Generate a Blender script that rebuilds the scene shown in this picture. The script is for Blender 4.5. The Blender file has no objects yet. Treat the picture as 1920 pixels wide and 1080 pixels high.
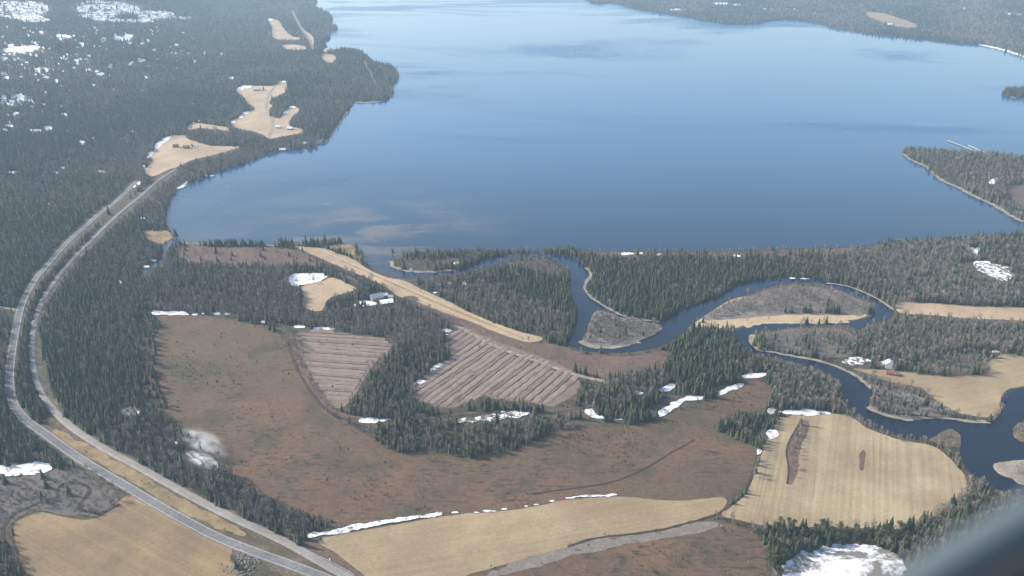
import bpy, math, random
import numpy as np
from mathutils import Vector, Matrix
from mathutils.geometry import delaunay_2d_cdt
random.seed(7); RNG = np.random.default_rng(7)
sc = bpy.context.scene
C = sc.collection
# ------------------------------------------------------------------ camera
H = 380.0                      # metres above the plain
PITCH = math.radians(24.2)
FPX = 1536.0                   # focal length in pixels of the 1920 wide photograph
cam = bpy.data.cameras.new('camera'); camo = bpy.data.objects.new('camera', cam); C.objects.link(camo)
camo.location = (0, 0, H); camo.rotation_euler = (math.pi/2 - PITCH, 0, 0)
cam.sensor_width = 36; cam.lens = 36*FPX/1920; cam.clip_start = 0.05; cam.clip_end = 120000
cam.dof.use_dof = True; cam.dof.focus_distance = 900; cam.dof.aperture_fstop = 2.3
sc.camera = camo
# ------------------------------------------------------------------ world and sun
SUN_EL = math.radians(31); SUN_AZ = math.radians(-72)      # azimuth from +Y (view direction), negative = to the left
w = bpy.data.worlds.new('World'); sc.world = w; w.use_nodes = True
wn = w.node_tree; wn.nodes.clear()
sky = wn.nodes.new('ShaderNodeTexSky'); sky.sky_type = 'NISHITA'; sky.sun_disc = False
sky.sun_elevation = SUN_EL; sky.sun_rotation = SUN_AZ
sky.altitude = 300; sky.air_density = 1.25; sky.dust_density = 2.2; sky.ozone_density = 1.6
bg = wn.nodes.new('ShaderNodeBackground'); bg.inputs[1].default_value = 0.15
wo = wn.nodes.new('ShaderNodeOutputWorld')
wn.links.new(sky.outputs[0], bg.inputs[0]); wn.links.new(bg.outputs[0], wo.inputs[0])
sun = bpy.data.lights.new('sun', 'SUN'); suno = bpy.data.objects.new('sun', sun); C.objects.link(suno)
sun.energy = 4.3; sun.angle = math.radians(0.55); sun.color = (1.0, 0.92, 0.81)
sd = Vector((math.sin(SUN_AZ)*math.cos(SUN_EL), math.cos(SUN_AZ)*math.cos(SUN_EL), math.sin(SUN_EL)))
suno.rotation_euler = sd.to_track_quat('Z', 'Y').to_euler(); suno.location = (0, 0, 900)
sc.view_settings.view_transform = 'Standard'; sc.view_settings.look = 'None'
sc.view_settings.exposure = 0.80; sc.view_settings.gamma = 1.0; sc.view_settings.use_curve_mapping = False
sc.cycles.volume_bounces = 1; sc.cycles.max_bounces = 6; sc.cycles.diffuse_bounces = 2; sc.cycles.glossy_bounces = 2
HAZE_DENSITY = 0.000095

# ------------------------------------------------------------------ helpers: pixels <-> ground
cp, sp = math.cos(PITCH), math.sin(PITCH)
def rays(uv):
    uv = np.atleast_2d(np.asarray(uv, float)); x = (uv[:, 0]-960)/FPX; y = (540-uv[:, 1])/FPX
    return np.stack([x, cp+y*sp, -sp+y*cp], 1)
def project(P):
    P = np.asarray(P, float); d = P-np.array([0, 0, H])
    zc = d[:, 1]*cp-d[:, 2]*sp; yc = d[:, 1]*sp+d[:, 2]*cp
    zc = np.maximum(zc, 1e-3)
    return 960+FPX*d[:, 0]/zc, 540-FPX*yc/zc, zc
def flat(uv):
    d = rays(uv); d[:, 2] = np.minimum(d[:, 2], -0.012); t = H/(-d[:, 2]); return d[:, :2]*t[:, None]
def sstep(x): x = np.clip(x, 0, 1); return x*x*(3-2*x)
def vnoise(x, y, seed=0, k=7):
    r = np.random.default_rng(seed); s = np.zeros_like(x)
    for i in range(k):
        a = r.uniform(0, 6.28); f = 2**(i*0.55); s = s+np.sin((x*math.cos(a)+y*math.sin(a))*f+r.uniform(0, 6.28))/f**0.7
    return s/2.2
FOOT = flat([(-320, 900), (-160, 700), (-50, 610), (0, 545), (60, 475), (150, 400), (230, 348), (290, 262), (345, 225), (425, 200),
             (440, 150), (480, 100), (488, 40), (530, 0), (540, -30)])
FAR = flat([(1097, -6), (1202, 12), (1325, 34), (1412, 40), (1539, 38), (1649, 60), (1789, 75), (1911, 95), (2300, 130)])
def hfun(X, Y):
    xf = np.interp(Y, FOOT[:, 1], FOOT[:, 0]); s = np.clip(xf-X-15, 0, None)
    h = 50*(1-np.exp(-(s/650)**2))+np.clip(0.028*s, 0, 90)
    h += np.clip(s/450, 0, 1)*14*(1+vnoise(X/150, Y/200, 3))
    h += 215*sstep((Y-2750)/1500)*sstep((s-150)/900)*(0.85+0.15*vnoise(X/600, Y/900, 5))
    yf = np.interp(X, FAR[:, 0], FAR[:, 1], left=1e9, right=FAR[-1, 1]); d = np.clip(Y-yf-60, 0, None)
    h += 45*(1-np.exp(-(d/1300)**2))*(1+0.5*vnoise(X/500, Y/700, 9))+np.clip((d-2500)*0.03, 0, 150)
    return np.clip(h, 0, 330)
# the terrain grid: fine where the photograph looks, coarse to the horizon
gx = np.concatenate([-np.geomspace(60000, 5200, 14)[:-1], np.arange(-5200, 6500, 30.0), np.geomspace(6500, 60000, 14)])
gy = np.concatenate([-np.geomspace(60000, 300, 16), np.arange(-200, 300, 50.0), np.arange(300, 8000, 30.0), np.geomspace(8000, 80000, 24)])
GX, GY = np.meshgrid(gx, gy); GH = hfun(GX, GY)
def hgt(x, y):
    x = np.asarray(x, float); y = np.asarray(y, float)
    i = np.clip(np.searchsorted(gx, x)-1, 0, len(gx)-2); j = np.clip(np.searchsorted(gy, y)-1, 0, len(gy)-2)
    a = np.clip((x-gx[i])/(gx[i+1]-gx[i]), 0, 1); b = np.clip((y-gy[j])/(gy[j+1]-gy[j]), 0, 1)
    return GH[j, i]*(1-a)*(1-b)+GH[j, i+1]*a*(1-b)+GH[j+1, i]*(1-a)*b+GH[j+1, i+1]*a*b
def ground(uv):                                     # photograph pixel -> (x, y) on the terrain
    d = rays(uv); n = len(d); hit = np.full(n, np.nan); t = np.full(n, 250.0); prev = t.copy()
    for _ in range(560):
        nt = t*1.009; P = d*nt[:, None]; z = H+P[:, 2]
        under = (z <= hgt(P[:, 0], P[:, 1])) & np.isnan(hit)
        hit[under] = (t+nt)[under]/2
        t = nt
    tf = H/np.maximum(-d[:, 2], 0.012)
    hit = np.where(np.isnan(hit), np.minimum(tf, 20000), hit)
    low = hgt((d*tf[:, None])[:, 0], (d*tf[:, None])[:, 1]) < 0.01
    hit = np.where(low & (np.abs(hit-tf) < tf*0.012), tf, hit)
    return (d*hit[:, None])[:, :2]
def at(u, v): return ground([(u, v)])[0]

# ------------------------------------------------------------------ pixel rasters that say what grows where
CU, CV = 400, 80; CW, CH = 2720, 1500
def canvas(v=0.0): return np.full((CH, CW), v, np.float32)
D_SPR, D_BIR, D_PIN = canvas(0.60), canvas(0.32), canvas(0.0); OPEN = np.zeros((CH, CW), bool); WATER = np.zeros((CH, CW), bool)
def fill(poly):
    p = np.asarray(poly, float)+[CU, CV]
    x0, x1 = int(max(0, p[:, 0].min())), int(min(CW, p[:, 0].max()+2)); y0, y1 = int(max(0, p[:, 1].min())), int(min(CH, p[:, 1].max()+2))
    if x1 <= x0 or y1 <= y0: return (slice(0, 0), slice(0, 0)), np.zeros((0, 0), bool)
    X, Y = np.meshgrid(np.arange(x0, x1)+.5, np.arange(y0, y1)+.5); ins = np.zeros(X.shape, bool)
    for (ax, ay), (bx, by) in zip(p, np.roll(p, -1, 0)):
        if ay == by: continue
        c = ((ay > Y) != (by > Y)); ins ^= c & (X < (bx-ax)*(Y-ay)/(by-ay)+ax)
    return (slice(y0, y1), slice(x0, x1)), ins
def plant(poly, s, b, p=0.0):
    sl, m = fill(poly); D_SPR[sl][m] = s; D_BIR[sl][m] = b; D_PIN[sl][m] = p
def clear(poly, s=0, b=0, p=0, openit=True):
    sl, m = fill(poly); D_SPR[sl][m] = s; D_BIR[sl][m] = b; D_PIN[sl][m] = p
    if openit: OPEN[sl][m] = True
def look(arr, u, v):
    i = np.clip((v+CV).astype(int), 0, CH-1); j = np.clip((u+CU).astype(int), 0, CW-1); return arr[i, j]

def smooth(pts, it=2, closed=True):
    p = np.asarray(pts, float)
    for _ in range(it):
        q = np.roll(p, -1, 0) if closed else p[1:]; a = p if closed else p[:-1]
        r = np.empty((len(a)*2, 2)); r[0::2] = a*.75+q*.25; r[1::2] = a*.25+q*.75
        if not closed: r = np.vstack([p[:1], r, p[-1:]])
        p = r
    return p
def rough(pts, amp=1.0, seg=5.0, closed=True, seed=0):   # resample and make the outline uneven
    p = np.asarray(pts, float); q = np.vstack([p, p[:1]]) if closed else p
    L = np.r_[0, np.cumsum(np.hypot(*np.diff(q, axis=0).T))]; n = max(8, int(L[-1]/seg))
    t = np.linspace(0, L[-1], n, endpoint=not closed); r = np.stack([np.interp(t, L, q[:, 0]), np.interp(t, L, q[:, 1])], 1)
    g = np.random.default_rng(seed+n); o = g.normal(0, 1, r.shape); o = (o+np.roll(o, 1, 0)+np.roll(o, -1, 0))/2
    if n > 30:
        w5 = g.normal(0, 1, (n//5+2, 2)); tt = np.linspace(0, len(w5)-1, n); lo = np.stack([np.interp(tt, np.arange(len(w5)), w5[:, k]) for k in (0, 1)], 1); lo *= np.minimum(1, np.minimum(np.arange(n), np.arange(n)[::-1])/5)[:, None]; o = o+lo*1.3
    o[:, 1] *= 0.5
    return r+o*amp

# ------------------------------------------------------------------ materials
MATS = {}
def ramp(nt, fac, stops):
    r = nt.nodes.new('ShaderNodeValToRGB'); e = r.color_ramp.elements
    while len(e) < len(stops): e.new(0.5)
    for k, (pos, col) in enumerate(stops): e[k].position = pos; e[k].color = (*col, 1) if len(col) == 3 else col
    nt.links.new(fac, r.inputs[0]); return r.outputs[0]
def noise(nt, vec, scale, detail=6, rough_=0.6, dist=0.0):
    n = nt.nodes.new('ShaderNodeTexNoise'); n.inputs['Scale'].default_value = scale; n.inputs['Detail'].default_value = detail
    n.inputs['Roughness'].default_value = rough_; n.inputs['Distortion'].default_value = dist; nt.links.new(vec, n.inputs['Vector']); return n.outputs['Fac']
def mixc(nt, fac, a, b, mode='MIX'):
    m = nt.nodes.new('ShaderNodeMix'); m.data_type = 'RGBA'; m.blend_type = mode
    for s, v in ((m.inputs[0], fac), (m.inputs[6], a), (m.inputs[7], b)):
        if isinstance(v, bpy.types.NodeSocket): nt.links.new(v, s)
        else: s.default_value = (*v, 1) if isinstance(v, tuple) and len(v) == 3 else v
    return m.outputs[2]
def base(name, roughness=0.9):
    m = bpy.data.materials.new(name); m.use_nodes = True; nt = m.node_tree; b = nt.nodes['Principled BSDF']
    b.inputs['Roughness'].default_value = roughness; b.inputs['Specular IOR Level'].default_value = 0.2
    tc = nt.nodes.new('ShaderNodeTexCoord'); MATS[name] = m; return m, nt, b, tc.outputs['Object']
def mapping(nt, vec, scale=(1, 1, 1), rot=0.0):
    mp = nt.nodes.new('ShaderNodeMapping'); mp.inputs['Scale'].default_value = scale; mp.inputs['Rotation'].default_value = (0, 0, rot)
    nt.links.new(vec, mp.inputs['Vector']); return mp.outputs[0]
def bump(nt, b, h, strength, dist):
    n = nt.nodes.new('ShaderNodeBump'); n.inputs['Strength'].default_value = strength; n.inputs['Distance'].default_value = dist
    nt.links.new(h, n.inputs['Height']); nt.links.new(n.outputs[0], b.inputs['Normal'])
def patchy(name, c1, c2, c3, s1=0.02, s2=0.25, roughness=0.95, bmp=0.0):
    m, nt, b, v = base(name, roughness)
    a = ramp(nt, noise(nt, v, s1, 8, 0.65), [(0.36, c1), (0.52, c2), (0.68, c3)])
    k = ramp(nt, noise(nt, v, s2, 5, 0.7), [(0.3, (0.62, 0.62, 0.62)), (0.7, (1.25, 1.25, 1.25))])
    nt.links.new(mixc(nt, 1.0, a, k, 'MULTIPLY'), b.inputs['Base Color'])
    if bmp: bump(nt, b, noise(nt, v, s2, 5, 0.7), 1.0, bmp)
    return m
patchy('forest_floor', (0.055, 0.050, 0.030), (0.080, 0.066, 0.045), (0.105, 0.085, 0.062), 0.02, 0.3)
def bog_mat(name, c1, c2, c3):
    m, nt, b, v = base(name, 0.95)
    a = ramp(nt, noise(nt, v, 0.009, 8, 0.62), [(0.36, c1), (0.52, c2), (0.68, c3)])
    a = mixc(nt, 1.0, a, ramp(nt, noise(nt, v, 0.30, 6, 0.75), [(0.3, (0.66,)*3), (0.7, (1.28,)*3)]), 'MULTIPLY')
    st = ramp(nt, noise(nt, mapping(nt, v, (0.085, 0.30, 1), 0.1), 1.0, 3, 0.55), [(0.55, (0, 0, 0)), (0.61, (0.8,)*3)])
    a = mixc(nt, ramp(nt, noise(nt, v, 0.022, 6, 0.7), [(0.50, (0, 0, 0)), (0.62, (0.78,)*3)]), a, (0.058, 0.054, 0.034))
    mm = nt.nodes.new('ShaderNodeMath'); mm.operation = 'MULTIPLY'; nt.links.new(st, mm.inputs[0]); nt.links.new(ramp(nt, noise(nt, v, 0.013, 4, 0.6), [(0.45, (0.1,)*3), (0.58, (1, 1, 1))]), mm.inputs[1])
    nt.links.new(mixc(nt, mm.outputs[0], a, (0.042, 0.036, 0.026)), b.inputs['Base Color']); bump(nt, b, noise(nt, v, 0.35, 5, 0.7), 1.0, 0.25)
bog_mat('bog', (0.142, 0.085, 0.052), (0.106, 0.070, 0.048), (0.118, 0.094, 0.050))
patchy('heath', (0.100, 0.068, 0.058), (0.125, 0.082, 0.065), (0.150, 0.105, 0.070), 0.03, 0.3, bmp=0.2)
patchy('verge', (0.070, 0.062, 0.042), (0.105, 0.085, 0.055), (0.18, 0.135, 0.085), 0.06, 0.4)
patchy('dry_grass', (0.30, 0.215, 0.115), (0.23, 0.165, 0.092), (0.13, 0.10, 0.06), 0.05, 0.4)
patchy('gravel_sand', (0.31, 0.27, 0.21), (0.24, 0.21, 0.165), (0.17, 0.15, 0.115), 0.07, 0.5)
patchy('brush', (0.21, 0.18, 0.155), (0.17, 0.145, 0.125), (0.25, 0.215, 0.185), 0.08, 0.9, bmp=0.3)
patchy('wet_brush', (0.105, 0.090, 0.082), (0.135, 0.118, 0.105), (0.085, 0.072, 0.062), 0.05, 0.7, bmp=0.3)
patchy('clearcut', (0.200, 0.148, 0.120), (0.225, 0.175, 0.145), (0.150, 0.105, 0.082), 0.05, 0.8)
patchy('ditch', (0.040, 0.032, 0.026), (0.055, 0.042, 0.034), (0.07, 0.052, 0.04), 0.1, 0.6)
patchy('asphalt', (0.13, 0.127, 0.124), (0.165, 0.16, 0.155), (0.20, 0.19, 0.185), 0.03, 0.5)
patchy('ballast', (0.22, 0.20, 0.185), (0.265, 0.245, 0.225), (0.32, 0.30, 0.28), 0.06, 1.2)
patchy('dirt_track', (0.19, 0.15, 0.115), (0.24, 0.195, 0.15), (0.29, 0.24, 0.19), 0.06, 0.8)
patchy('sandy_grass', (0.36, 0.265, 0.155), (0.42, 0.32, 0.20), (0.34, 0.24, 0.15), 0.03, 0.5)
def along(p, q):
    a, c = flat([p, q]); return math.atan2(c[0]-a[0], c[1]-a[1])
def field_mat(name, c1, c2, c3, rot, stripe=7.0, amt=0.10):
    m, nt, b, v = base(name, 0.95)
    a = ramp(nt, noise(nt, v, 0.012, 8, 0.68), [(0.40, c1), (0.5, c2), (0.61, c3)])
    k = ramp(nt, noise(nt, v, 0.35, 4, 0.7), [(0.3, (0.86,)*3), (0.7, (1.12,)*3)])
    a = mixc(nt, 1.0, a, k, 'MULTIPLY')
    st = noise(nt, mapping(nt, mapping(nt, v, (1, 1, 1), rot), (1/stripe, 0.004, 1)), 1.0, 3, 0.7)
    kk = ramp(nt, st, [(0.35, (1-amt*1.6,)*3), (0.65, (1+amt,)*3)])
    nt.links.new(mixc(nt, 1.0, a, kk, 'MULTIPLY'), b.inputs['Base Color']); return m
field_mat('field_straw', (0.31, 0.235, 0.140), (0.265, 0.198, 0.120), (0.235, 0.168, 0.102), along((640, 1030), (1000, 968)), 3.2, 0.06)
field_mat('field_furrowed', (0.345, 0.272, 0.168), (0.29, 0.224, 0.138), (0.245, 0.182, 0.115), along((1622, 965), (1627, 840)), 3.0, 0.11)
field_mat('field_brown', (0.26, 0.185, 0.10), (0.215, 0.150, 0.085), (0.165, 0.118, 0.075), along((430, 1023), (310, 960)), 2.6, 0.08)
field_mat('field_pale', (0.42, 0.315, 0.205), (0.36, 0.265, 0.175), (0.31, 0.225, 0.15), 0.4, 12, 0.06)
def snow_mat(name, thr, soft=0.03, scale=0.12, under=(0.10, 0.08, 0.06), dirt=0.75):
    m, nt, b, v = base(name, 0.7)
    n = noise(nt, v, scale, 8, 0.7, 0.4)
    s = ramp(nt, noise(nt, v, 0.5, 4), [(0.3, (dirt, dirt, dirt*1.02)), (0.7, (0.86, 0.87, 0.89))])
    f = ramp(nt, n, [(thr-soft, (0, 0, 0)), (thr+soft, (1, 1, 1))])
    nt.links.new(mixc(nt, f, under, s), b.inputs['Base Color']); return m
snow_mat('snow', 0.43, 0.09, dirt=0.7); snow_mat('snow_broken', 0.50, 0.03, 0.16); snow_mat('snow_thin', 0.56, 0.16, 0.07, (0.095, 0.080, 0.055), 0.5)
snow_mat('pond_ice', 0.47, 0.035, 0.035, (0.17, 0.15, 0.13), 0.6)
snow_mat('snow_speckled', 0.50, 0.05, 0.08, (0.075, 0.065, 0.05), 0.75)
# water: dark, smooth, with small ripples and calmer and rougher lanes
m, nt, b, v = base('lake_water', 0.04); b.inputs['IOR'].default_value = 1.333; b.inputs['Specular IOR Level'].default_value = 0.5
shallow_c = flat([(655, 447)])[0]
vm = nt.nodes.new('ShaderNodeVectorMath'); vm.operation = 'DISTANCE'; vm.inputs[1].default_value = (shallow_c[0], shallow_c[1], 0)
nt.links.new(mapping(nt, v, (1, 1, 0)), vm.inputs[0])
shm = nt.nodes.new('ShaderNodeMapRange'); shm.inputs[1].default_value = 30; shm.inputs[2].default_value = 240; shm.inputs[3].default_value = 0.6; shm.inputs[4].default_value = 0.0
nt.links.new(vm.outputs['Value'], shm.inputs[0])
ad = nt.nodes.new('ShaderNodeMath'); ad.operation = 'MULTIPLY'; nt.links.new(shm.outputs[0], ad.inputs[0])
nt.links.new(ramp(nt, noise(nt, mapping(nt, v, (0.6, 1.4, 1)), 0.014, 5, 0.6, 0.6), [(0.45, (0, 0, 0)), (0.62, (1, 1, 1))]), ad.inputs[1])
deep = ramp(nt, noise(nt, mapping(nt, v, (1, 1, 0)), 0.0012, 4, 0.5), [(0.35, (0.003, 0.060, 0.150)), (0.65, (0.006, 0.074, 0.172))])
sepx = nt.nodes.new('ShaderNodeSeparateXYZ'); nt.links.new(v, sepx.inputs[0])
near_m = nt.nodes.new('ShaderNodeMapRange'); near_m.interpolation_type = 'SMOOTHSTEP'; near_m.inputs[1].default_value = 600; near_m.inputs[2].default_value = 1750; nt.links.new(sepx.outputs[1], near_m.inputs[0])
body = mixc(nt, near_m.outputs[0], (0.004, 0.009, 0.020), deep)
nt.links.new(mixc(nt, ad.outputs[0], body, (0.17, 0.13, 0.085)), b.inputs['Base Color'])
rr = nt.nodes.new('ShaderNodeMapRange'); rr.inputs[1].default_value = 0.47; rr.inputs[2].default_value = 0.60; rr.inputs[3].default_value = 0.02; rr.inputs[4].default_value = 0.30
nt.links.new(noise(nt, mapping(nt, v, (0.6, 1.3, 1)), 0.0013, 7, 0.6, 0.7), rr.inputs[0]); nt.links.new(rr.outputs[0], b.inputs['Roughness'])
bump(nt, b, noise(nt, v, 0.5, 3), 0.25, 0.06)
m, nt, b, v = base('river_water', 0.05); b.inputs['IOR'].default_value = 1.333; b.inputs['Specular IOR Level'].default_value = 0.5
b.inputs['Base Color'].default_value = (0.010, 0.020, 0.040, 1); bump(nt, b, noise(nt, v, 0.7, 3), 0.2, 0.05)
def tree_mat(name, c1, c2, rnd=0.45):
    m, nt, b, v = base(name, 0.85)
    oi = nt.nodes.new('ShaderNodeObjectInfo'); c = ramp(nt, oi.outputs['Random'], [(0.0, c1), (1.0, c2)])
    k = ramp(nt, noise(nt, v, 0.9, 3), [(0.3, (0.65,)*3), (0.7, (1.3,)*3)])
    nt.links.new(mixc(nt, 1.0, c, k, 'MULTIPLY'), b.inputs['Base Color']); return m
tree_mat('spruce_needles', (0.026, 0.048, 0.031), (0.080, 0.084, 0.044))
tree_mat('pine_needles', (0.060, 0.075, 0.036), (0.10, 0.108, 0.05))
tree_mat('birch_twigs', (0.145, 0.120, 0.104), (0.235, 0.200, 0.172))
tree_mat('bark', (0.11, 0.085, 0.065), (0.17, 0.13, 0.10))
tree_mat('birch_bark', (0.38, 0.35, 0.31), (0.52, 0.48, 0.43))
def plain(name, col, roughness=0.7, var=0.15):
    m, nt, b, v = base(name, roughness)
    nt.links.new(ramp(nt, noise(nt, v, 1.3, 4), [(0.3, tuple(c*(1-var) for c in col)), (0.7, tuple(min(1, c*(1+var)) for c in col))]), b.inputs['Base Color']); return m
plain('white_paint', (0.74, 0.74, 0.72), 0.6, 0.06); plain('red_paint', (0.20, 0.045, 0.03)); plain('yellow_paint', (0.50, 0.40, 0.22))
plain('grey_roof', (0.26, 0.27, 0.28)); plain('red_roof', (0.20, 0.085, 0.06)); plain('snowy_roof', (0.82, 0.83, 0.85), 0.7, 0.04); plain('pale_roof', (0.52, 0.50, 0.44))
plain('dark_glass', (0.03, 0.035, 0.04), 0.15); plain('brick', (0.22, 0.11, 0.08)); plain('steel', (0.30, 0.27, 0.25), 0.4); plain('timber', (0.30, 0.25, 0.19))
plain('galvanised', (0.55, 0.56, 0.56), 0.5); plain('stone', (0.22, 0.21, 0.195)); patchy('clearcut_ground', (0.16, 0.115, 0.092), (0.185, 0.140, 0.115), (0.125, 0.088, 0.070), 0.05, 0.8)
plain('grey_wall', (0.30, 0.29, 0.27))
plain('frame_paint', (0.080, 0.105, 0.120), 0.45, 0.05); plain('seal_rubber', (0.022, 0.027, 0.033), 0.6, 0.1); plain('trim_plastic', (0.035, 0.06, 0.08), 0.5, 0.1)

# ------------------------------------------------------------------ object helpers
def tag(o, label=None, cat=None, group=None, kind=None):
    if label: o['label'] = label
    if cat: o['category'] = cat
    if group: o['group'] = group
    if kind: o['kind'] = kind
    return o
def link(name, me, mat=None, parent=None, loc=None):
    if mat: me.materials.append(MATS[mat])
    o = bpy.data.objects.new(name, me); C.objects.link(o)
    if parent: o.parent = parent
    if loc is not None: o.location = loc
    return o
def mesh(name, V, F):
    me = bpy.data.meshes.new(name); me.from_pydata([tuple(map(float, v)) for v in V], [], [tuple(map(int, f)) for f in F]); me.update(); return me
def empty(name, loc, rz=0.0):
    o = bpy.data.objects.new(name, None); C.objects.link(o); o.location = loc; o.rotation_euler = (0, 0, rz); return o
def sheet_mesh(name, xy, z):
    xy = np.asarray(xy, float); hz = hgt(xy[:, 0], xy[:, 1]); pts = list(map(tuple, xy)); n = len(pts)
    edges = [(i, (i+1) % n) for i in range(n)]
    if hz.max() > 0.3:                              # draped over a slope: add points inside
        x0, y0 = xy.min(0); x1, y1 = xy.max(0); st = max(30.0, math.sqrt((x1-x0)*(y1-y0)/3000))
        for a in np.arange(x0+st/2, x1, st):
            for c in np.arange(y0+st/2, y1, st): pts.append((a, c))
    vo, eo, fo, *_ = delaunay_2d_cdt([Vector(p) for p in pts], edges, [list(range(n))], 1, 1e-4)
    V = np.array([(p.x, p.y) for p in vo]); zz = hgt(V[:, 0], V[:, 1])+z
    F = [f if ((V[f[1]]-V[f[0]])[0]*(V[f[2]]-V[f[0]])[1]-(V[f[1]]-V[f[0]])[1]*(V[f[2]]-V[f[0]])[0]) > 0 else f[::-1] for f in fo]
    return mesh(name, np.column_stack([V, zz]), F)
SEED = [0]
def sheet(name, poly, z, mat, amp=1.0, seg=5.0, sm=1, label=None, kind='structure', pts_out=False):
    SEED[0] += 1
    p = rough(smooth(poly, sm), amp, seg, True, SEED[0]) if amp else smooth(poly, sm)
    o = link(name, sheet_mesh(name, ground(p), z), mat); tag(o, label, kind=kind)
    return (o, p) if pts_out else o
def ribbon_xy(line, width, closed=False, jit=0.0, seed=0):
    p = np.asarray(line, float); t = np.gradient(p, axis=0); t /= np.maximum(np.linalg.norm(t, axis=1), 1e-9)[:, None]; nrm = np.stack([-t[:, 1], t[:, 0]], 1)
    g = np.random.default_rng(seed+len(p)); wl = width/2*(1+jit*g.uniform(-1, 1, len(p))); wr = width/2*(1+jit*g.uniform(-1, 1, len(p)))
    return p+nrm*wl[:, None], p-nrm*wr[:, None]
def resample(p, step):
    L = np.r_[0, np.cumsum(np.hypot(*np.diff(p, axis=0).T))]; n = max(2, int(L[-1]/step)+1); t = np.linspace(0, L[-1], n)
    return np.stack([np.interp(t, L, p[:, 0]), np.interp(t, L, p[:, 1])], 1)
def px_line(pts, step=8.0, sm=2): return resample(smooth(ground(pts), sm, False), step)
def ribbon(name, line, width, z, mat, jit=0.0, parent=None, height=0.0, shoulder=0.0):
    a, b_ = ribbon_xy(line, width, jit=jit); n = len(line)
    if height:                                       # a bank with sloped sides and a flat top
        c, d = ribbon_xy(line, width+2*shoulder); rows = [(c, 0), (a, height), (b_, height), (d, 0)]
    else: rows = [(a, 0), (b_, 0)]
    V = np.vstack([np.column_stack([r, hgt(r[:, 0], r[:, 1])+z+dz]) for r, dz in rows]); F = []
    for k in range(len(rows)-1):
        for i in range(n-1): F.append((k*n+i, (k+1)*n+i, (k+1)*n+i+1, k*n+i+1))
    return link(name, mesh(name, V, F), mat, parent)

# ------------------------------------------------------------------ ground to the horizon
ny, nx = GX.shape
me = bpy.data.meshes.new('ground'); V = np.column_stack([GX.ravel(), GY.ravel(), GH.ravel()]).astype(np.float32)
ii, jj = np.meshgrid(np.arange(nx-1), np.arange(ny-1)); a = (jj*nx+ii).ravel(); F = np.column_stack([a, a+1, a+nx+1, a+nx]).astype(np.int32)
me.vertices.add(len(V)); me.vertices.foreach_set('co', V.ravel()); me.loops.add(F.size); me.loops.foreach_set('vertex_index', F.ravel())
me.polygons.add(len(F)); me.polygons.foreach_set('loop_start', np.arange(0, F.size, 4, dtype=np.int32)); me.polygons.foreach_set('loop_total', np.full(len(F), 4, np.int32))
me.polygons.foreach_set('use_smooth', np.ones(len(F), bool)); me.update(); me.validate()
tag(link('ground', me, 'forest_floor'), 'brown forest floor and hills under the trees', kind='structure')

# ------------------------------------------------------------------ water
LEFT_SHORE = [(560, -45), (597, -3), (587, 13), (600, 20), (623, 30), (622, 42), (620, 50), (633, 52), (632, 57), (621, 58), (618, 75), (600, 78), (601, 84), (612, 87), (613, 97),
 (630, 98), (640, 94), (653, 92), (677, 100), (690, 108), (700, 120), (720, 124), (733, 124), (747, 137), (748, 145), (740, 155), (730, 162), (737, 172), (733, 183), (713, 191),
 (683, 194), (662, 192), (653, 208), (645, 222), (633, 238), (622, 257), (607, 270), (587, 277), (567, 280), (540, 283), (517, 284), (500, 290), (477, 300), (440, 313), (407, 323),
 (393, 331), (367, 339), (347, 351), (330, 360), (320, 370), (313, 390), (308, 413), (311, 430), (333, 441), (331, 447), (313, 457), (305, 470), (300, 483), (283, 493), (267, 507), (258, 514)]
INLET_BACK = [(271, 516), (293, 501), (311, 487), (318, 470), (332, 460), (347, 457), (378, 459), (420, 462), (500, 460), (523, 460), (573, 460), (607, 455), (633, 454), (650, 457), (667, 461), (677, 473),
 (683, 490), (700, 505), (727, 518), (763, 524), (807, 519), (827, 518), (853, 514), (880, 508), (907, 505), (917, 500), (940, 493), (973, 486), (1007, 482), (1040, 487), (1063, 499), (1071, 512),
 (1068, 537), (1074, 563), (1083, 575), (1084, 595), (1073, 620), (1061, 640), (1068, 649), (1090, 658), (1140, 662), (1190, 660), (1240, 650), (1273, 630)]
LOOP_POINT = [(1300, 606), (1323, 591), (1350, 573), (1373, 560), (1407, 551), (1433, 540), (1473, 532), (1523, 529), (1550, 534), (1580, 547), (1613, 557), (1637, 568), (1644, 580),
 (1637, 593), (1620, 599), (1587, 604), (1523, 608), (1473, 604), (1440, 603), (1410, 605), (1397, 613), (1377, 620)]
SOUTH_BANK = [(1379, 632), (1392, 648), (1412, 662), (1440, 669), (1475, 676), (1507, 685), (1540, 698), (1570, 710), (1580, 733), (1588, 757), (1600, 772), (1627, 795), (1673, 815), (1723, 826), (1760, 829),
 (1780, 843), (1800, 853), (1806, 870), (1820, 888), (1850, 906), (1880, 922), (1925, 938), (2150, 985)]
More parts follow.
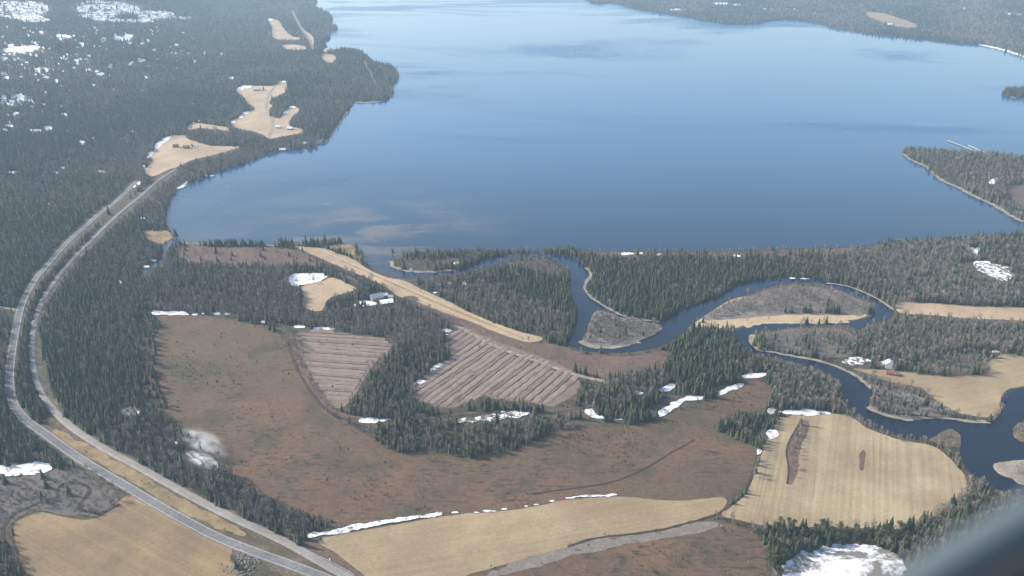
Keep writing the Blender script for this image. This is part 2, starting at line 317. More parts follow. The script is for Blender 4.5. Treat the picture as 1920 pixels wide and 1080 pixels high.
EAST_BANK = [(2150, 735), (1920, 727), (1893, 733), (1877, 748), (1880, 770), (1870, 783), (1857, 792), (1817, 792), (1773, 783), (1727, 787), (1707, 786), (1670, 782), (1640, 773), (1627, 763), (1630, 745), (1637, 740),
 (1634, 730), (1617, 713), (1590, 697), (1557, 684), (1523, 674), (1480, 668), (1452, 662), (1430, 658), (1412, 650), (1407, 640), (1412, 628), (1440, 620), (1475, 615), (1507, 612), (1573, 609), (1597, 612),
 (1604, 620), (1613, 618), (1627, 608), (1653, 603), (1672, 596), (1678, 589), (1672, 579), (1647, 562), (1620, 548), (1587, 535), (1557, 528), (1520, 523), (1440, 523), (1393, 528), (1367, 540), (1357, 553),
 (1307, 568), (1273, 584), (1247, 596), (1238, 604), (1227, 601), (1183, 596), (1163, 588), (1140, 578), (1117, 564), (1100, 549), (1097, 534), (1103, 526), (1112, 516), (1100, 501), (1080, 484), (1060, 479), (1040, 476),
 (990, 475), (960, 478), (930, 481), (903, 485), (890, 494), (872, 502), (847, 506), (827, 509), (800, 512), (770, 511), (755, 508), (735, 500), (730, 492), (742, 486), (773, 478), (807, 475), (857, 473), (907, 474), (973, 472),
 (1073, 470), (1150, 471), (1240, 472), (1340, 471), (1407, 469), (1480, 467), (1550, 465), (1640, 461), (1740, 455), (1840, 449), (1920, 439), (2300, 432)]
EAST_LAKE = [(2300, 470), (1920, 417), (1897, 408), (1860, 384), (1823, 368), (1790, 349), (1763, 342), (1747, 324), (1733, 311), (1707, 302), (1690, 287), (1697, 280), (1723, 279), (1757, 284), (1800, 289),
 (1847, 289), (1887, 294), (1920, 300), (2300, 345), (2300, 160), (1911, 109), (1894, 98), (1837, 83), (1789, 81), (1727, 72), (1649, 66), (1561, 52), (1539, 44), (1474, 36), (1452, 39), (1412, 47), (1360, 46), (1325, 40), (1255, 26),
 (1202, 20), (1146, 4), (1124, 8), (1102, 3), (1097, -3), (1085, -45)]
EAST_LAKE = [(2300, 440)] + EAST_LAKE[1:]
WATER_PX = LEFT_SHORE+INLET_BACK+LOOP_POINT+SOUTH_BANK+EAST_BANK+EAST_LAKE
wp = rough(smooth(WATER_PX, 1), 0.35, 4, True, 5)
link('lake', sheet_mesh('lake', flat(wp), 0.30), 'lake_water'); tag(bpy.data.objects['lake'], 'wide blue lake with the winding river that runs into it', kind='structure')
sl, mk = fill(wp); WATER[sl][mk] = True; D_SPR[sl][mk] = 0; D_BIR[sl][mk] = 0; OPEN[sl][mk] = True
def unwater(poly):
    sl, m = fill(poly); WATER[sl][m] = False; OPEN[sl][m] = False
OXBOW = [(1115, 581), (1102, 607), (1100, 625), (1088, 638), (1093, 646), (1120, 651), (1157, 651), (1197, 642), (1220, 629), (1240, 618), (1238, 610), (1227, 606), (1173, 598), (1140, 585)]
ISLET = [(1872, 175), (1895, 166), (1940, 168), (1990, 180), (1930, 188), (1893, 181)]
BAR1 = [(1860, 872), (1873, 867), (1930, 862), (2040, 880), (2040, 940), (1925, 914), (1893, 900), (1867, 884)]
BAR2 = [(1898, 800), (1930, 786), (2040, 790), (2040, 840), (1920, 832), (1898, 822)]
for nm, p_, lb in (('island', OXBOW, 'island in the river bend covered in bare grey trees'), ('island', ISLET, 'dark wooded islet far out in the lake at the right edge'),
              ('gravel_bar', BAR1, 'pale gravel bar in the river at the right edge'), ('gravel_bar', BAR2, 'low grassy bar between the river arms at the right edge')):
    o, q = sheet(nm, p_, 0.45, 'verge' if lb.startswith('low') else ('gravel_sand' if 'bar' in nm else 'brush'), 1.2, 4, 1, lb, pts_out=True); unwater(q)
# gravel islet at the tip of the big field
sheet('gravel_bar', [(1735, 828), (1752, 818), (1764, 808), (1783, 804), (1798, 811), (1802, 822), (1797, 838), (1797, 856), (1780, 850), (1765, 834)], 0.46, 'verge', 1.2, 4, 1, 'pale gravel islet beside the corner of the large furrowed field')

# ------------------------------------------------------------------ open ground, each sheet a few centimetres above the next
BOG = [(275, 600), (300, 590), (400, 591), (445, 600), (490, 612), (525, 628), (548, 655), (560, 690), (582, 730), (612, 770), (640, 792), (690, 820), (740, 850), (800, 848), (870, 858), (950, 852), (1060, 802), (1160, 802),
 (1232, 787), (1300, 757), (1370, 735), (1425, 705), (1450, 730), (1430, 770), (1385, 770), (1330, 800), (1345, 830), (1418, 840), (1418, 870), (1405, 905), (1380, 932), (1278, 942), (1159, 930), (1055, 937), (1000, 950), (834, 966),
 (700, 985), (640, 985), (560, 955), (500, 930), (430, 882), (330, 792), (270, 742), (262, 700), (265, 650)]
sheet('marsh', BOG, 0.10, 'bog', 1.5, 6, 1, 'wide reddish brown bog between the railway and the river')
clear(BOG, 0.0, 0.012, 0.09)
plant([(880, 770), (1230, 800), (1180, 880), (950, 930), (850, 930), (760, 930), (700, 960), (640, 960), (700, 850), (860, 860)], 0.0, 0.05, 0.16)
plant([(430, 700), (640, 720), (640, 800), (560, 850), (420, 800)], 0, 0.01, 0.11)
plant([(1330, 800), (1418, 840), (1410, 900), (1300, 935), (1200, 935), (1180, 905), (1300, 850)], 0, 0.04, 0.05)
plant([(262, 600), (300, 600), (290, 700), (320, 780), (262, 740)], 0.14, 0.05, 0.10)
BOG2 = [(790, 566), (870, 598), (940, 627), (990, 646), (1022, 640), (1060, 650), (1090, 664), (1190, 668), (1250, 655), (1262, 665), (1240, 690), (1200, 718), (1150, 716), (1080, 697), (1000, 668), (930, 645), (860, 610), (800, 590), (770, 575)]
sheet('marsh', BOG2, 0.10, 'heath', 1.5, 6, 1, 'reddish heath strip beside the grass airstrip and river'); clear(BOG2, 0.0, 0.10, 0.04, False)
BOG3 = [(325, 468), (345, 458), (400, 461), (500, 461), (560, 468), (600, 492), (640, 512), (690, 530), (660, 535), (610, 505), (540, 500), (500, 503), (450, 500), (380, 500), (330, 490)]
sheet('heath', BOG3, 0.10, 'heath', 1.5, 6, 1, 'purple brown heath behind the lakeshore'); clear(BOG3, 0.02, 0.15, 0.02, False)
BOG4 = [(860, 1085), (940, 1060), (1080, 1018), (1200, 990), (1330, 975), (1400, 990), (1440, 1030), (1440, 1180), (800, 1180)]
sheet('marsh', BOG4, 0.10, 'bog', 1.5, 6, 1, 'rust brown bog along the bottom edge below the long field'); clear(BOG4, 0, 0.04, 0.04)
sheet('heath', [(930, 1062), (1070, 1022), (1200, 990), (1330, 974), (1370, 990), (1200, 1015), (1050, 1050), (900, 1090)], 0.14, 'brush', 2, 6, 1, 'pale brushy strip along the lower edge of the long field')
HEATH5 = [(100, 880), (160, 872), (230, 915), (205, 955), (175, 970), (118, 965), (60, 955), (24, 975), (0, 1010), (-60, 990), (-60, 900), (20, 900)]
sheet('heath', HEATH5, 0.10, 'wet_brush', 1.5, 6, 1, 'grey brushy wetland around a meandering stream'); clear(HEATH5, 0.01, 0.30, 0.03)
sheet('heath', [(1290, 575), (1345, 560), (1420, 556), (1480, 562), (1540, 575), (1600, 585), (1636, 592), (1587, 603), (1523, 607), (1440, 602), (1400, 606), (1378, 617), (1300, 612), (1275, 622)], 0.12, 'sandy_grass', 0.8, 5, 1, 'dry grass along the inner bank of the river loop')
FIELDS = [
 ('field', 'field_straw', [(585, 1012), (676, 996), (834, 967), (930, 960), (1000, 951), (1055, 937), (1159, 930), (1207, 936), (1278, 940), (1333, 934), (1366, 934), (1360, 950), (1341, 969), (1296, 977), (1222, 998), (1111, 1007), (1067, 1025), (1000, 1042), (950, 1058), (860, 1082), (780, 1125), (715, 1105), (662, 1062), (620, 1032)], 'long tan field with snow along its upper edge', 1),
 ('field', 'field_furrowed', [(1463, 782), (1500, 778), (1567, 776), (1590, 778), (1613, 793), (1633, 807), (1683, 824), (1757, 836), (1777, 855), (1797, 878), (1817, 908), (1800, 935), (1767, 960), (1717, 984), (1677, 994), (1600, 990), (1533, 988), (1450, 988), (1420, 985), (1385, 975), (1352, 968), (1355, 955), (1385, 940), (1410, 906), (1422, 870), (1430, 845), (1447, 808), (1457, 788)], 'large furrowed tan field inside the river bend', 1),
 ('field', 'field_straw', [(1590, 690), (1673, 695), (1717, 699), (1787, 705), (1840, 702), (1858, 694), (1850, 678), (1890, 660), (1925, 672), (2080, 690), (2080, 735), (1920, 722), (1888, 731), (1873, 747), (1873, 775), (1847, 785), (1793, 775), (1747, 745), (1728, 728), (1653, 712), (1620, 700)], 'dry grass field beside the white farmhouse', 1.2),
 ('field', 'field_pale', [(1683, 565), (1727, 567), (1773, 570), (1807, 573), (1920, 577), (2100, 583), (2100, 612), (1920, 602), (1857, 599), (1800, 596), (1740, 590), (1687, 588), (1675, 578)], 'narrow pale field between two spruce woods', 0.6),
 ('field', 'field_brown', [(24, 995), (29, 978), (61, 963), (81, 960), (118, 970), (175, 976), (204, 962), (220, 942), (240, 927), (265, 934), (310, 956), (367, 992), (430, 1025), (436, 1033), (430, 1048), (448, 1074), (475, 1095), (500, 1180), (30, 1180), (40, 1085), (43, 1060), (33, 1031)], 'brown stubble field in the lower left corner', 1),
 ('field', 'field_pale', [(560, 537), (607, 527), (617, 520), (633, 522), (650, 533), (677, 542), (653, 548), (610, 561), (607, 580), (598, 584), (577, 580), (565, 573), (567, 557)], 'small tan clearing with a big snow patch', 0.7),
 ('airstrip', 'field_pale', [(545, 461), (573, 461), (607, 465), (640, 477), (665, 487), (690, 506), (720, 520), (760, 526), (795, 545), (840, 565), (880, 586), (930, 609), (985, 625), (1022, 634), (1012, 640), (990, 644), (940, 627), (880, 603), (820, 582), (785, 567), (745, 556), (735, 545), (700, 526), (650, 506), (600, 484), (565, 469)], 'long straight grass airstrip running down from the lakeshore', 0.5),
 ('field', 'field_pale', [(320, 252), (347, 253), (349, 259), (360, 264), (382, 270), (399, 274), (438, 274), (457, 274), (442, 280), (416, 286), (391, 293), (360, 300), (338, 311), (316, 318), (288, 332), (274, 327), (267, 318), (280, 311), (288, 299), (280, 294), (289, 282), (291, 274), (304, 262)], 'pale farm field where the railway meets the shore', 0.5),
 ('field', 'field_pale', [(348, 242), (357, 231), (376, 231), (404, 235), (427, 238), (431, 248), (421, 244), (393, 241), (371, 240), (352, 245)], 'thin pale field strip above the wooded knoll', 0.4),
 ('field', 'field_pale', [(441, 168), (453, 159), (478, 161), (513, 161), (526, 151), (539, 152), (538, 171), (528, 177), (509, 184), (503, 196), (514, 196), (506, 205), (503, 215), (516, 222), (527, 222), (528, 215), (544, 200), (553, 200), (563, 204), (556, 212), (545, 221), (538, 237), (569, 242), (569, 248), (552, 252), (517, 258), (503, 261), (492, 251), (462, 244), (432, 237), (432, 226), (446, 223), (455, 212), (471, 208), (480, 204), (470, 196), (460, 194), (462, 187), (448, 177)], 'branching pale farmland around a winding road', 0.4),
 ('field', 'field_pale', [(498, 35), (523, 37), (530, 50), (543, 67), (570, 72), (547, 76), (513, 73), (507, 60), (513, 50)], 'farthest pale field in the hill forest', 0.4),
 ('field', 'field_pale', [(520, 85), (550, 83), (575, 87), (575, 93), (543, 94)], 'small pale field strip in the far forest', 0.3),
 ('field', 'field_pale', [(600, 101), (630, 102), (630, 117), (610, 117), (603, 107)], 'small square field beside the far bay', 0.3),
 ('field', 'field_pale', [(568, 55), (578, 60), (590, 72), (588, 86), (582, 87), (575, 68)], 'narrow field beside the far shore road', 0.3),
 ('field', 'heath', [(1880, 350), (1925, 345), (2000, 370), (2000, 400), (1925, 395), (1900, 375)], 'reddish clearing on the wooded peninsula', 0.5),
 ('field', 'dry_grass', [(1615, 25), (1650, 22), (1690, 35), (1730, 50), (1690, 52), (1660, 44)], 'brown clearings far across the lake', 0.4),
]
for nm, mt, p_, lb, am in FIELDS:
    o, q = sheet(nm, p_, 0.20, mt, am*0.8, 5 if am > .6 else 3, 1, lb, pts_out=True); clear(q)
# hummocky strip with ditch inside the furrowed field
HEDGE = [(1500, 785), (1520, 792), (1508, 820), (1499, 853), (1497, 880), (1487, 910), (1476, 908), (1481, 877), (1474, 850), (1480, 827), (1491, 810)]
sheet('hedge_strip', HEDGE, 0.26, 'heath', 0.8, 4, 1, 'narrow scrubby strip dividing the furrowed field'); clear(HEDGE, 0.0, 0.30, 0.06, False)
sheet('bare_patch', [(752, 557), (775, 554), (790, 561), (783, 566), (760, 562)], 0.26, 'heath', 1.0, 4, 1, 'brown bare ground at the middle of the airstrip')
sheet('bare_patch', [(1612, 848), (1620, 842), (1623, 860), (1618, 884), (1611, 880)], 0.26, 'heath', 1.2, 3, 1, 'dark worn patch in the furrowed field')
CUT1 = [(548, 622), (600, 619), (680, 628), (742, 640), (728, 664), (702, 682), (682, 708), (665, 742), (642, 772), (620, 757), (600, 737), (580, 705), (562, 668)]
CUT2 = [(838, 622), (868, 612), (920, 638), (1000, 664), (1096, 705), (1085, 722), (1060, 752), (1030, 762), (930, 748), (900, 744), (862, 764), (790, 760), (775, 738), (800, 702), (850, 666), (836, 640)]
for p_, lb in ((CUT1, 'clear-cut plot with brush rows running across'), (CUT2, 'clear-cut plot with slanting brush rows beside the forest track')):
    o, q = sheet('clearcut', p_, 0.12, 'clearcut_ground', 2.6, 5, 1, lb, pts_out=True); clear(q, 0, 0.01, 0.01)
def inside(P, poly):
    X, Y = P[:, 0], P[:, 1]; ins = np.zeros(len(P), bool)
    for (ax, ay), (bx, by) in zip(poly, np.roll(poly, -1, 0)):
        if ay == by: continue
        ins ^= ((ay > Y) != (by > Y)) & (X < (bx-ax)*(Y-ay)/(by-ay)+ax)
    return ins
def brush_rows(poly_px, p0, p1, gap, parent):       # windrows of cut brush, each with a dark furrow beside it
    poly = ground(smooth(poly_px, 1)); a, b_ = flat([p0, p1]); t = (b_-a)/np.linalg.norm(b_-a); nrm = np.array([-t[1], t[0]])
    c = poly.mean(0); R = 260
    for k in range(-40, 41):
        o0 = c+nrm*(k+.22*math.sin(k*2.3))*gap; s = np.arange(-R, R, 5.0); g = np.random.default_rng(k+500)
        P = o0+s[:, None]*t+nrm*(np.sin(s/60+k)*1.2+g.normal(0, .35, len(s)))[:, None]; ins = inside(P, poly)
        i = 0
        while i < len(s):
            if ins[i]:
                j = i
                while j+1 < len(s) and ins[j+1]: j += 1
                j = min(j, i+int(g.integers(9, 34)))
                if j-i >= 4:
                    L = P[i:j+1]
                    ribbon('brush_row', L, gap*0.42, 0.14, 'clearcut', 0.5, parent, 0.45, 1.1)
                    ribbon('furrow', L+nrm*gap*0.5, gap*0.13, 0.16, 'ditch', 0.8, parent)
                i = j+int(g.integers(0, 2))
            i += 1
cuts = [o for o in C.objects if o.name.startswith('clearcut')]
brush_rows(CUT1, (570, 690), (680, 698), 8.0, cuts[0]); brush_rows(CUT2, (963, 737), (1030, 683), 9.0, cuts[1])

# roads and tracks -------------------------------------------------------------
RAIL = [(330, 318), (307, 332), (287, 347), (263, 370), (233, 393), (200, 423), (167, 457), (143, 480), (117, 510), (97, 537), (80, 563), (68, 597), (63, 620), (60, 653), (61, 681), (67, 713), (81, 746), (98, 766), (126, 795), (163, 821),
        (204, 846), (265, 878), (326, 913), (387, 946), (448, 976), (480, 990), (542, 1019), (597, 1051), (642, 1076), (720, 1120), (800, 1170)]
ROAD = [(257, 340), (217, 380), (187, 400), (157, 427), (133, 448), (110, 472), (90, 497), (68, 520), (53, 547), (40, 573), (32, 607), (26, 640), (21, 673), (18, 701), (19, 742), (31, 770), (53, 793), (81, 811), (114, 836), (163, 870), (228, 907),
        (285, 942), (346, 976), (407, 1009), (480, 1037), (560, 1065), (640, 1097), (740, 1145)]
def buffer_px(line, left, right):
    p = smooth(line, 1, False); t = np.gradient(p, axis=0); t /= np.linalg.norm(t, axis=1)[:, None]; n = np.stack([-t[:, 1], t[:, 0]], 1)
    return np.vstack([p+n*right, (p-n*left)[::-1]])
rail_l = px_line(RAIL, 6); road_l = px_line(ROAD, 6)
ribbon('verge', road_l, 17, 0.12, 'verge', 0.25)['kind'] = 'structure'; ribbon('verge', rail_l, 14, 0.13, 'verge', 0.3)['kind'] = 'structure'
MED = [(92, 800), (130, 815), (200, 852), (270, 893), (330, 930), (400, 965), (460, 998), (455, 1008), (400, 985), (330, 955), (250, 905), (180, 868), (110, 828)]
sheet('verge', MED, 0.16, 'dry_grass', 2.0, 5, 1, 'straw coloured grass strip between road and railway')
clear([(90, 770), (200, 850), (330, 915), (480, 990), (600, 1052), (760, 1150), (700, 1150), (560, 1065), (407, 1009), (228, 907), (81, 811)], 0, 0.03, 0.0)
for ln, wd in ((RAIL, 7), (ROAD, 10)): clear(buffer_px(ln, wd, wd), 0, 0, 0)
clear([(68, 597), (75, 640), (100, 740), (135, 790), (95, 760), (64, 690), (62, 640)], 0, 0.05, 0.03, False)
r = ribbon('railway', rail_l, 3.8, 0.15, 'ballast', 0.08, None, 0.9, 1.4); tag(r, 'single railway line on a pale ballast bed curving up the left side', kind='structure')
for off in (-0.72, 0.72):
    a, b_ = ribbon_xy(rail_l, abs(off)*2); ribbon('rail', a if off > 0 else b_, 0.09, 1.22, 'steel', 0, r, 0.12, 0.0)
road = ribbon('road', road_l, 6.6, 0.30, 'asphalt', 0.03, None, 0.35, 0.8); tag(road, 'grey two lane asphalt road curving along the railway', kind='structure')
for off in (-6.4, 6.4):
    a, b_ = ribbon_xy(road_l, abs(off)*.93); q = ribbon('edge_line', a if off > 0 else b_, 0.14, 0.67, 'white_paint', 0, road)
def track(name, pts, wd, mat, z=0.32, lb=None, op=4, jit=0.15):
    o = ribbon(name, px_line(pts, 5), wd, z, mat, jit); tag(o, lb, kind='structure')
    if op: clear(buffer_px(pts, op, op), 0, 0, 0)
    return o
track('forest_track', [(845, 608), (862, 614), (900, 635), (940, 655), (1000, 675), (1060, 697), (1100, 709), (1142, 717)], 4.5, 'gravel_sand', lb='pale gravel track past the slanting clear-cut')
track('ditch', [(795, 578), (830, 598), (850, 610), (905, 640), (945, 660), (1005, 681), (1065, 703)], 2.2, 'ditch', 0.30, op=0)
track('forest_track', [(545, 625), (552, 650), (563, 690), (585, 730), (615, 765), (645, 780), (700, 789), (770, 788), (850, 778), (920, 772), (1000, 778), (1060, 768), (1110, 762)], 3.2, 'heath', lb='brown track round the first clear-cut', op=3)
unwater([(1745, 826), (1764, 810), (1783, 806), (1798, 822), (1795, 850), (1765, 834)]); plant([(1745, 826), (1764, 812), (1783, 820), (1790, 850), (1765, 834)], 0, .5, 0)
plant([(500, 602), (560, 618), (600, 740), (645, 785), (690, 800), (640, 800), (600, 765), (540, 655)], 0.0, 0.38, 0.05)
sheet('heath', [(470, 604), (548, 620), (575, 690), (640, 785), (690, 800), (640, 795), (600, 762), (560, 700), (545, 652), (520, 628)], 0.13, 'heath', 1.5, 5, 1, 'purple brown strip between bog and first clear-cut')
plant([(425, 1028), (480, 1044), (560, 1076), (610, 1110), (480, 1120)], 0, 0.05, 0)
sheet('heath', [(560, 1012), (590, 1015), (625, 1035), (665, 1065), (715, 1105), (790, 1160), (740, 1130), (640, 1068), (590, 1040)], 0.14, 'heath', 1.0, 5, 1, 'brown slope between railway and long field')
clear([(545, 1010), (590, 1014), (665, 1065), (790, 1160), (640, 1072)], 0, .06, .02, False)
track('ditch', [(540, 640), (548, 670), (565, 705), (590, 745), (622, 778), (645, 787)], 3.5, 'ditch', 0.28, op=2)
track('airstrip_track', [(785, 560), (850, 587), (920, 615), (995, 641)], 3.0, 'sandy_grass', 0.34, op=0, lb='sandy wheel tracks along the airstrip')
track('airstrip_track', [(600, 468), (700, 512), (800, 556), (900, 598), (1008, 636)], 3.4, 'sandy_grass', 0.34, op=0)
track('airstrip_furrow', [(640, 489), (720, 525), (800, 560), (900, 602), (985, 636)], 1.6, 'dry_grass', 0.36, op=0)
track('ditch', [(1302, 825), (1260, 848), (1200, 885), (1150, 905), (1080, 915), (1000, 926)], 1.4, 'ditch', 0.30, op=0, jit=.5)
track('ditch', [(1422, 850), (1414, 880), (1404, 906), (1385, 936), (1345, 966), (1296, 979), (1222, 999), (1111, 1008), (1065, 1026)], 1.8, 'ditch', 0.30, op=0, jit=.5)
track('ditch', [(1502, 787), (1491, 808), (1479, 828), (1473, 850), (1480, 877), (1476, 908)], 1.5, 'ditch', 0.32, op=0, jit=.3)
track('stream', [(225, 945), (195, 965), (140, 955), (160, 935), (172, 915), (150, 905), (115, 905), (105, 925), (118, 950), (95, 930), (60, 950), (20, 965), (0, 1000), (8, 1060), (-20, 1120)], 2.6, 'ditch', 0.30, op=0, jit=.3, lb='dark stream meandering through the grey wetland')
track('track', [(-40, 572), (0, 576), (30, 581)], 3, 'dirt_track', op=3)
track('farm_road', [(526, 151), (517, 160), (505, 175), (500, 190), (499, 203), (505, 213), (512, 226), (512, 240), (505, 255)], 6, 'gravel_sand', 0.34, op=0, lb='pale road winding through the branching farmland')
track('far_road', [(548, 20), (556, 38), (563, 50), (573, 63), (582, 77), (587, 92)], 9, 'gravel_sand', 0.34, op=3, lb='pale road following the far left shore')
track('point_track', [(682, 110), (688, 125), (696, 140), (703, 157)], 7, 'dirt_track', 0.3, op=2, lb='sandy track on the wooded point')
track('farm_road', [(457, 274), (442, 279), (420, 282), (395, 284)], 4, 'gravel_sand', 0.34, op=0)
track('farm_road', [(1846, 495), (1870, 500), (1905, 520)], 4, 'dirt_track', 0.8, op=2)
# gravelly water edges
def bank(pts, wd, mat='gravel_sand', z=0.36): track('river_bank', pts, wd, mat, z, op=1.5, jit=.45)
bank([(1100, 502), (1110, 514), (1101, 527), (1095, 540), (1108, 558), (1140, 579), (1163, 590), (1195, 599), (1236, 603)], 4)
bank([(1088, 640), (1098, 648), (1125, 652), (1160, 651), (1198, 641)], 6, z=0.5)
bank([(1414, 628), (1409, 640), (1416, 650), (1434, 657)], 9); bank([(1434, 657), (1480, 667), (1523, 673), (1557, 683), (1592, 697), (1617, 713), (1636, 730)], 4)
bank([(1627, 763), (1645, 772), (1672, 782), (1710, 785)], 8); bank([(1710, 785), (1770, 782), (1817, 791), (1855, 791)], 4)
bank([(735, 490), (733, 498), (760, 508), (800, 511), (846, 506)], 6); bank([(1550, 531), (1590, 536), (1622, 549), (1650, 563), (1675, 581)], 3)
bank([(1395, 612), (1440, 602), (1523, 606), (1590, 602)], 7, 'sandy_grass'); bank([(1692, 288), (1712, 302), (1735, 311)], 7)
bank([(1735, 311), (1750, 324), (1768, 341), (1792, 348), (1825, 368), (1862, 383), (1898, 407), (1920, 416)], 7)
bank([(662, 191), (685, 193), (713, 190)], 9); bank([(332, 441), (315, 437), (300, 430)], 8, 'dry_grass'); bank([(652, 209), (632, 238), (610, 268)], 5)
bank([(1837, 84), (1860, 88), (1894, 97), (1925, 108)], 22, 'snow', 0.5); bank([(345, 456), (378, 458), (430, 461), (520, 461)], 5, 'dry_grass')
sheet('reed_bank', [(262, 430), (285, 425), (308, 432), (330, 441), (318, 450), (300, 458), (275, 450)], 0.14, 'dry_grass', 1.0, 3, 1, 'orange reed bank at the mouth of the inlet'); clear([(265, 432), (308, 433), (328, 441), (300, 456), (275, 448)], 0, .05, 0)
sheet('reed_bank', [(600, 462), (640, 456), (663, 460), (675, 473), (682, 490), (665, 485), (640, 474), (615, 466)], 0.14, 'dry_grass', 0.7, 3, 1, 'brown reeds at the lake end of the airstrip'); clear([(600, 462), (640, 456), (663, 460), (682, 490), (640, 474)], 0, .12, 0, False)

for p_, lb in (([(1300, 600), (1350, 574), (1407, 554), (1473, 535), (1550, 537), (1610, 560), (1637, 575), (1630, 590), (1560, 592), (1500, 590), (1440, 592), (1380, 600)], 'grey birch scrub ground inside the river loop'),
  ([(1425, 627), (1480, 617), (1570, 613), (1600, 625), (1610, 650), (1600, 672), (1520, 668), (1440, 656)], 'grey scrub ground on the lower river point'), ([(945, 494), (1007, 484), (1055, 500), (1060, 530), (1020, 520), (960, 508)], 'grey scrub ground in the first river loop'),
  ([(1118, 584), (1106, 607), (1104, 625), (1096, 638), (1120, 647), (1157, 647), (1197, 638), (1230, 615), (1226, 608), (1173, 600), (1140, 588)], 'grey scrub ground on the river island'),
  ([(1620, 716), (1740, 747), (1800, 777), (1760, 781), (1680, 775), (1640, 758), (1642, 732)], 'grey scrub ground along the river bank')):
    sheet('scrub_ground', p_, 0.47 if 'island' in lb else 0.18, 'brush', 0.8, 5, 1, lb)
sheet('shore_strip', [(1060, 470), (1150, 473), (1240, 474), (1340, 473), (1407, 471), (1500, 469), (1640, 463), (1800, 453), (1800, 462), (1640, 474), (1500, 481), (1340, 484), (1150, 483)], 0.14, 'heath', 0.8, 5, 1, 'wet brown strip along the lakeshore')
# ------------------------------------------------------------------ snow
snows = []
def snow(poly, mat='snow', amp=1.0, lb='white patch of old snow', z=0.55, name='snow_patch', op=True):
    px = np.asarray(poly, float); a_ = min(amp*1.5, 0.22*max(1.0, np.ptp(px[:, 1])))
    o, q = sheet(name, poly, z, mat, a_, 3, 1, lb, pts_out=True); o['kind'] = 'structure'
    if op:
        clear(q, 0, 0.0, 0)
        if px[:, 1].mean() > 500 and mat != 'pond_ice':      # nothing tall stands on the sunny side of a patch
            for dx in (10, 20, 30): plant(q-[dx, 0], 0.0, 0.12, 0.0)
    return o
def blob(u, v, hw, hh, mat='snow', tilt=0.0, **k):
    n = 10; a = np.linspace(0, 2*math.pi, n, endpoint=False); g = np.random.default_rng(int(u*7+v*13))
    r_ = g.uniform(0.7, 1.15, n); x = np.cos(a)*hw*r_; y = np.sin(a)*hh*r_+x*tilt
    return snow(np.column_stack([u+x, v+y]), mat, 0.5, **k)
for p_ in ([(277, 592), (284, 584), (300, 583), (330, 584), (352, 585), (350, 591), (320, 590), (300, 591)],
           [(537, 518), (565, 512), (593, 510), (607, 511), (618, 519), (603, 527), (577, 532), (550, 539), (542, 533)],
           [(640, 578), (665, 572), (683, 564), (702, 567), (698, 574), (680, 578), (660, 579)],
           [(803, 697), (815, 684), (833, 681), (830, 689), (812, 699)],
           [(668, 786), (690, 783), (735, 786), (730, 791), (700, 795), (675, 793)],
           [(1092, 771), (1110, 765), (1115, 775), (1135, 782), (1130, 787), (1105, 782)],
           [(1220, 781), (1240, 768), (1270, 752), (1292, 741), (1327, 740), (1322, 748), (1290, 753), (1260, 769), (1235, 784)],
           [(1345, 738), (1365, 725), (1395, 718), (1393, 727), (1370, 733), (1350, 742)],
           [(1383, 707), (1405, 702), (1438, 700), (1435, 706), (1405, 711)], [(1230, 731), (1250, 722), (1268, 716), (1262, 733), (1240, 736)],
           [(1460, 773), (1475, 769), (1530, 770), (1565, 774), (1540, 779), (1490, 780)],
           [(575, 1006), (578, 998), (600, 1000), (640, 990), (670, 984), (740, 974), (800, 965), (832, 960), (834, 965), (780, 975), (700, 988), (650, 999), (600, 1005), (585, 1011)],
           [(1055, 937), (1075, 930), (1120, 928), (1160, 926), (1158, 931), (1110, 932), (1080, 935)],
           [(0, 873), (25, 875), (50, 868), (75, 866), (99, 870), (97, 885), (60, 893), (20, 893), (0, 890), (-40, 888), (-40, 876)],
           [(289, 277), (292, 270), (303, 262), (318, 255), (320, 260), (305, 271), (293, 280)], [(275, 298), (276, 289), (288, 283), (287, 290), (279, 298)],
           [(327, 353), (340, 346), (352, 338), (354, 342), (345, 351), (332, 356)]):
    snow(p_)
for p_ in ([(852, 788), (900, 783), (935, 775), (960, 770), (985, 775), (1000, 777), (960, 785), (910, 791), (860, 793)],
           [(1826, 490), (1845, 488), (1880, 500), (1905, 520), (1895, 528), (1870, 526), (1840, 511), (1825, 501)], [(1575, 676), (1600, 670), (1630, 672), (1637, 680), (1610, 686), (1585, 683)],
           [(1880, 500), (1893, 499), (1893, 507), (1884, 508)]):
    snow(p_, 'snow_broken')
for p_ in ([(345, 846), (365, 846), (400, 864), (412, 878), (398, 884), (375, 872)], [(1440, 765), (1460, 768), (1452, 780), (1436, 777)]):
    snow(p_, 'snow_thin', 1.5, 'thin melting snow streaks at the bog edge')
blob(258, 774, 6, 4); blob(330, 830, 6, 4); blob(366, 858, 12, 4, tilt=.5); blob(384, 868, 10, 4, tilt=.4); blob(402, 878, 6, 5)
snow([(1462, 1085), (1478, 1052), (1515, 1030), (1578, 1020), (1640, 1022), (1688, 1042), (1702, 1062), (1690, 1090), (1650, 1130), (1500, 1130)], 'pond_ice', 1.5, 'small frozen pond with patchy white ice by the pines', name='frozen_pond')
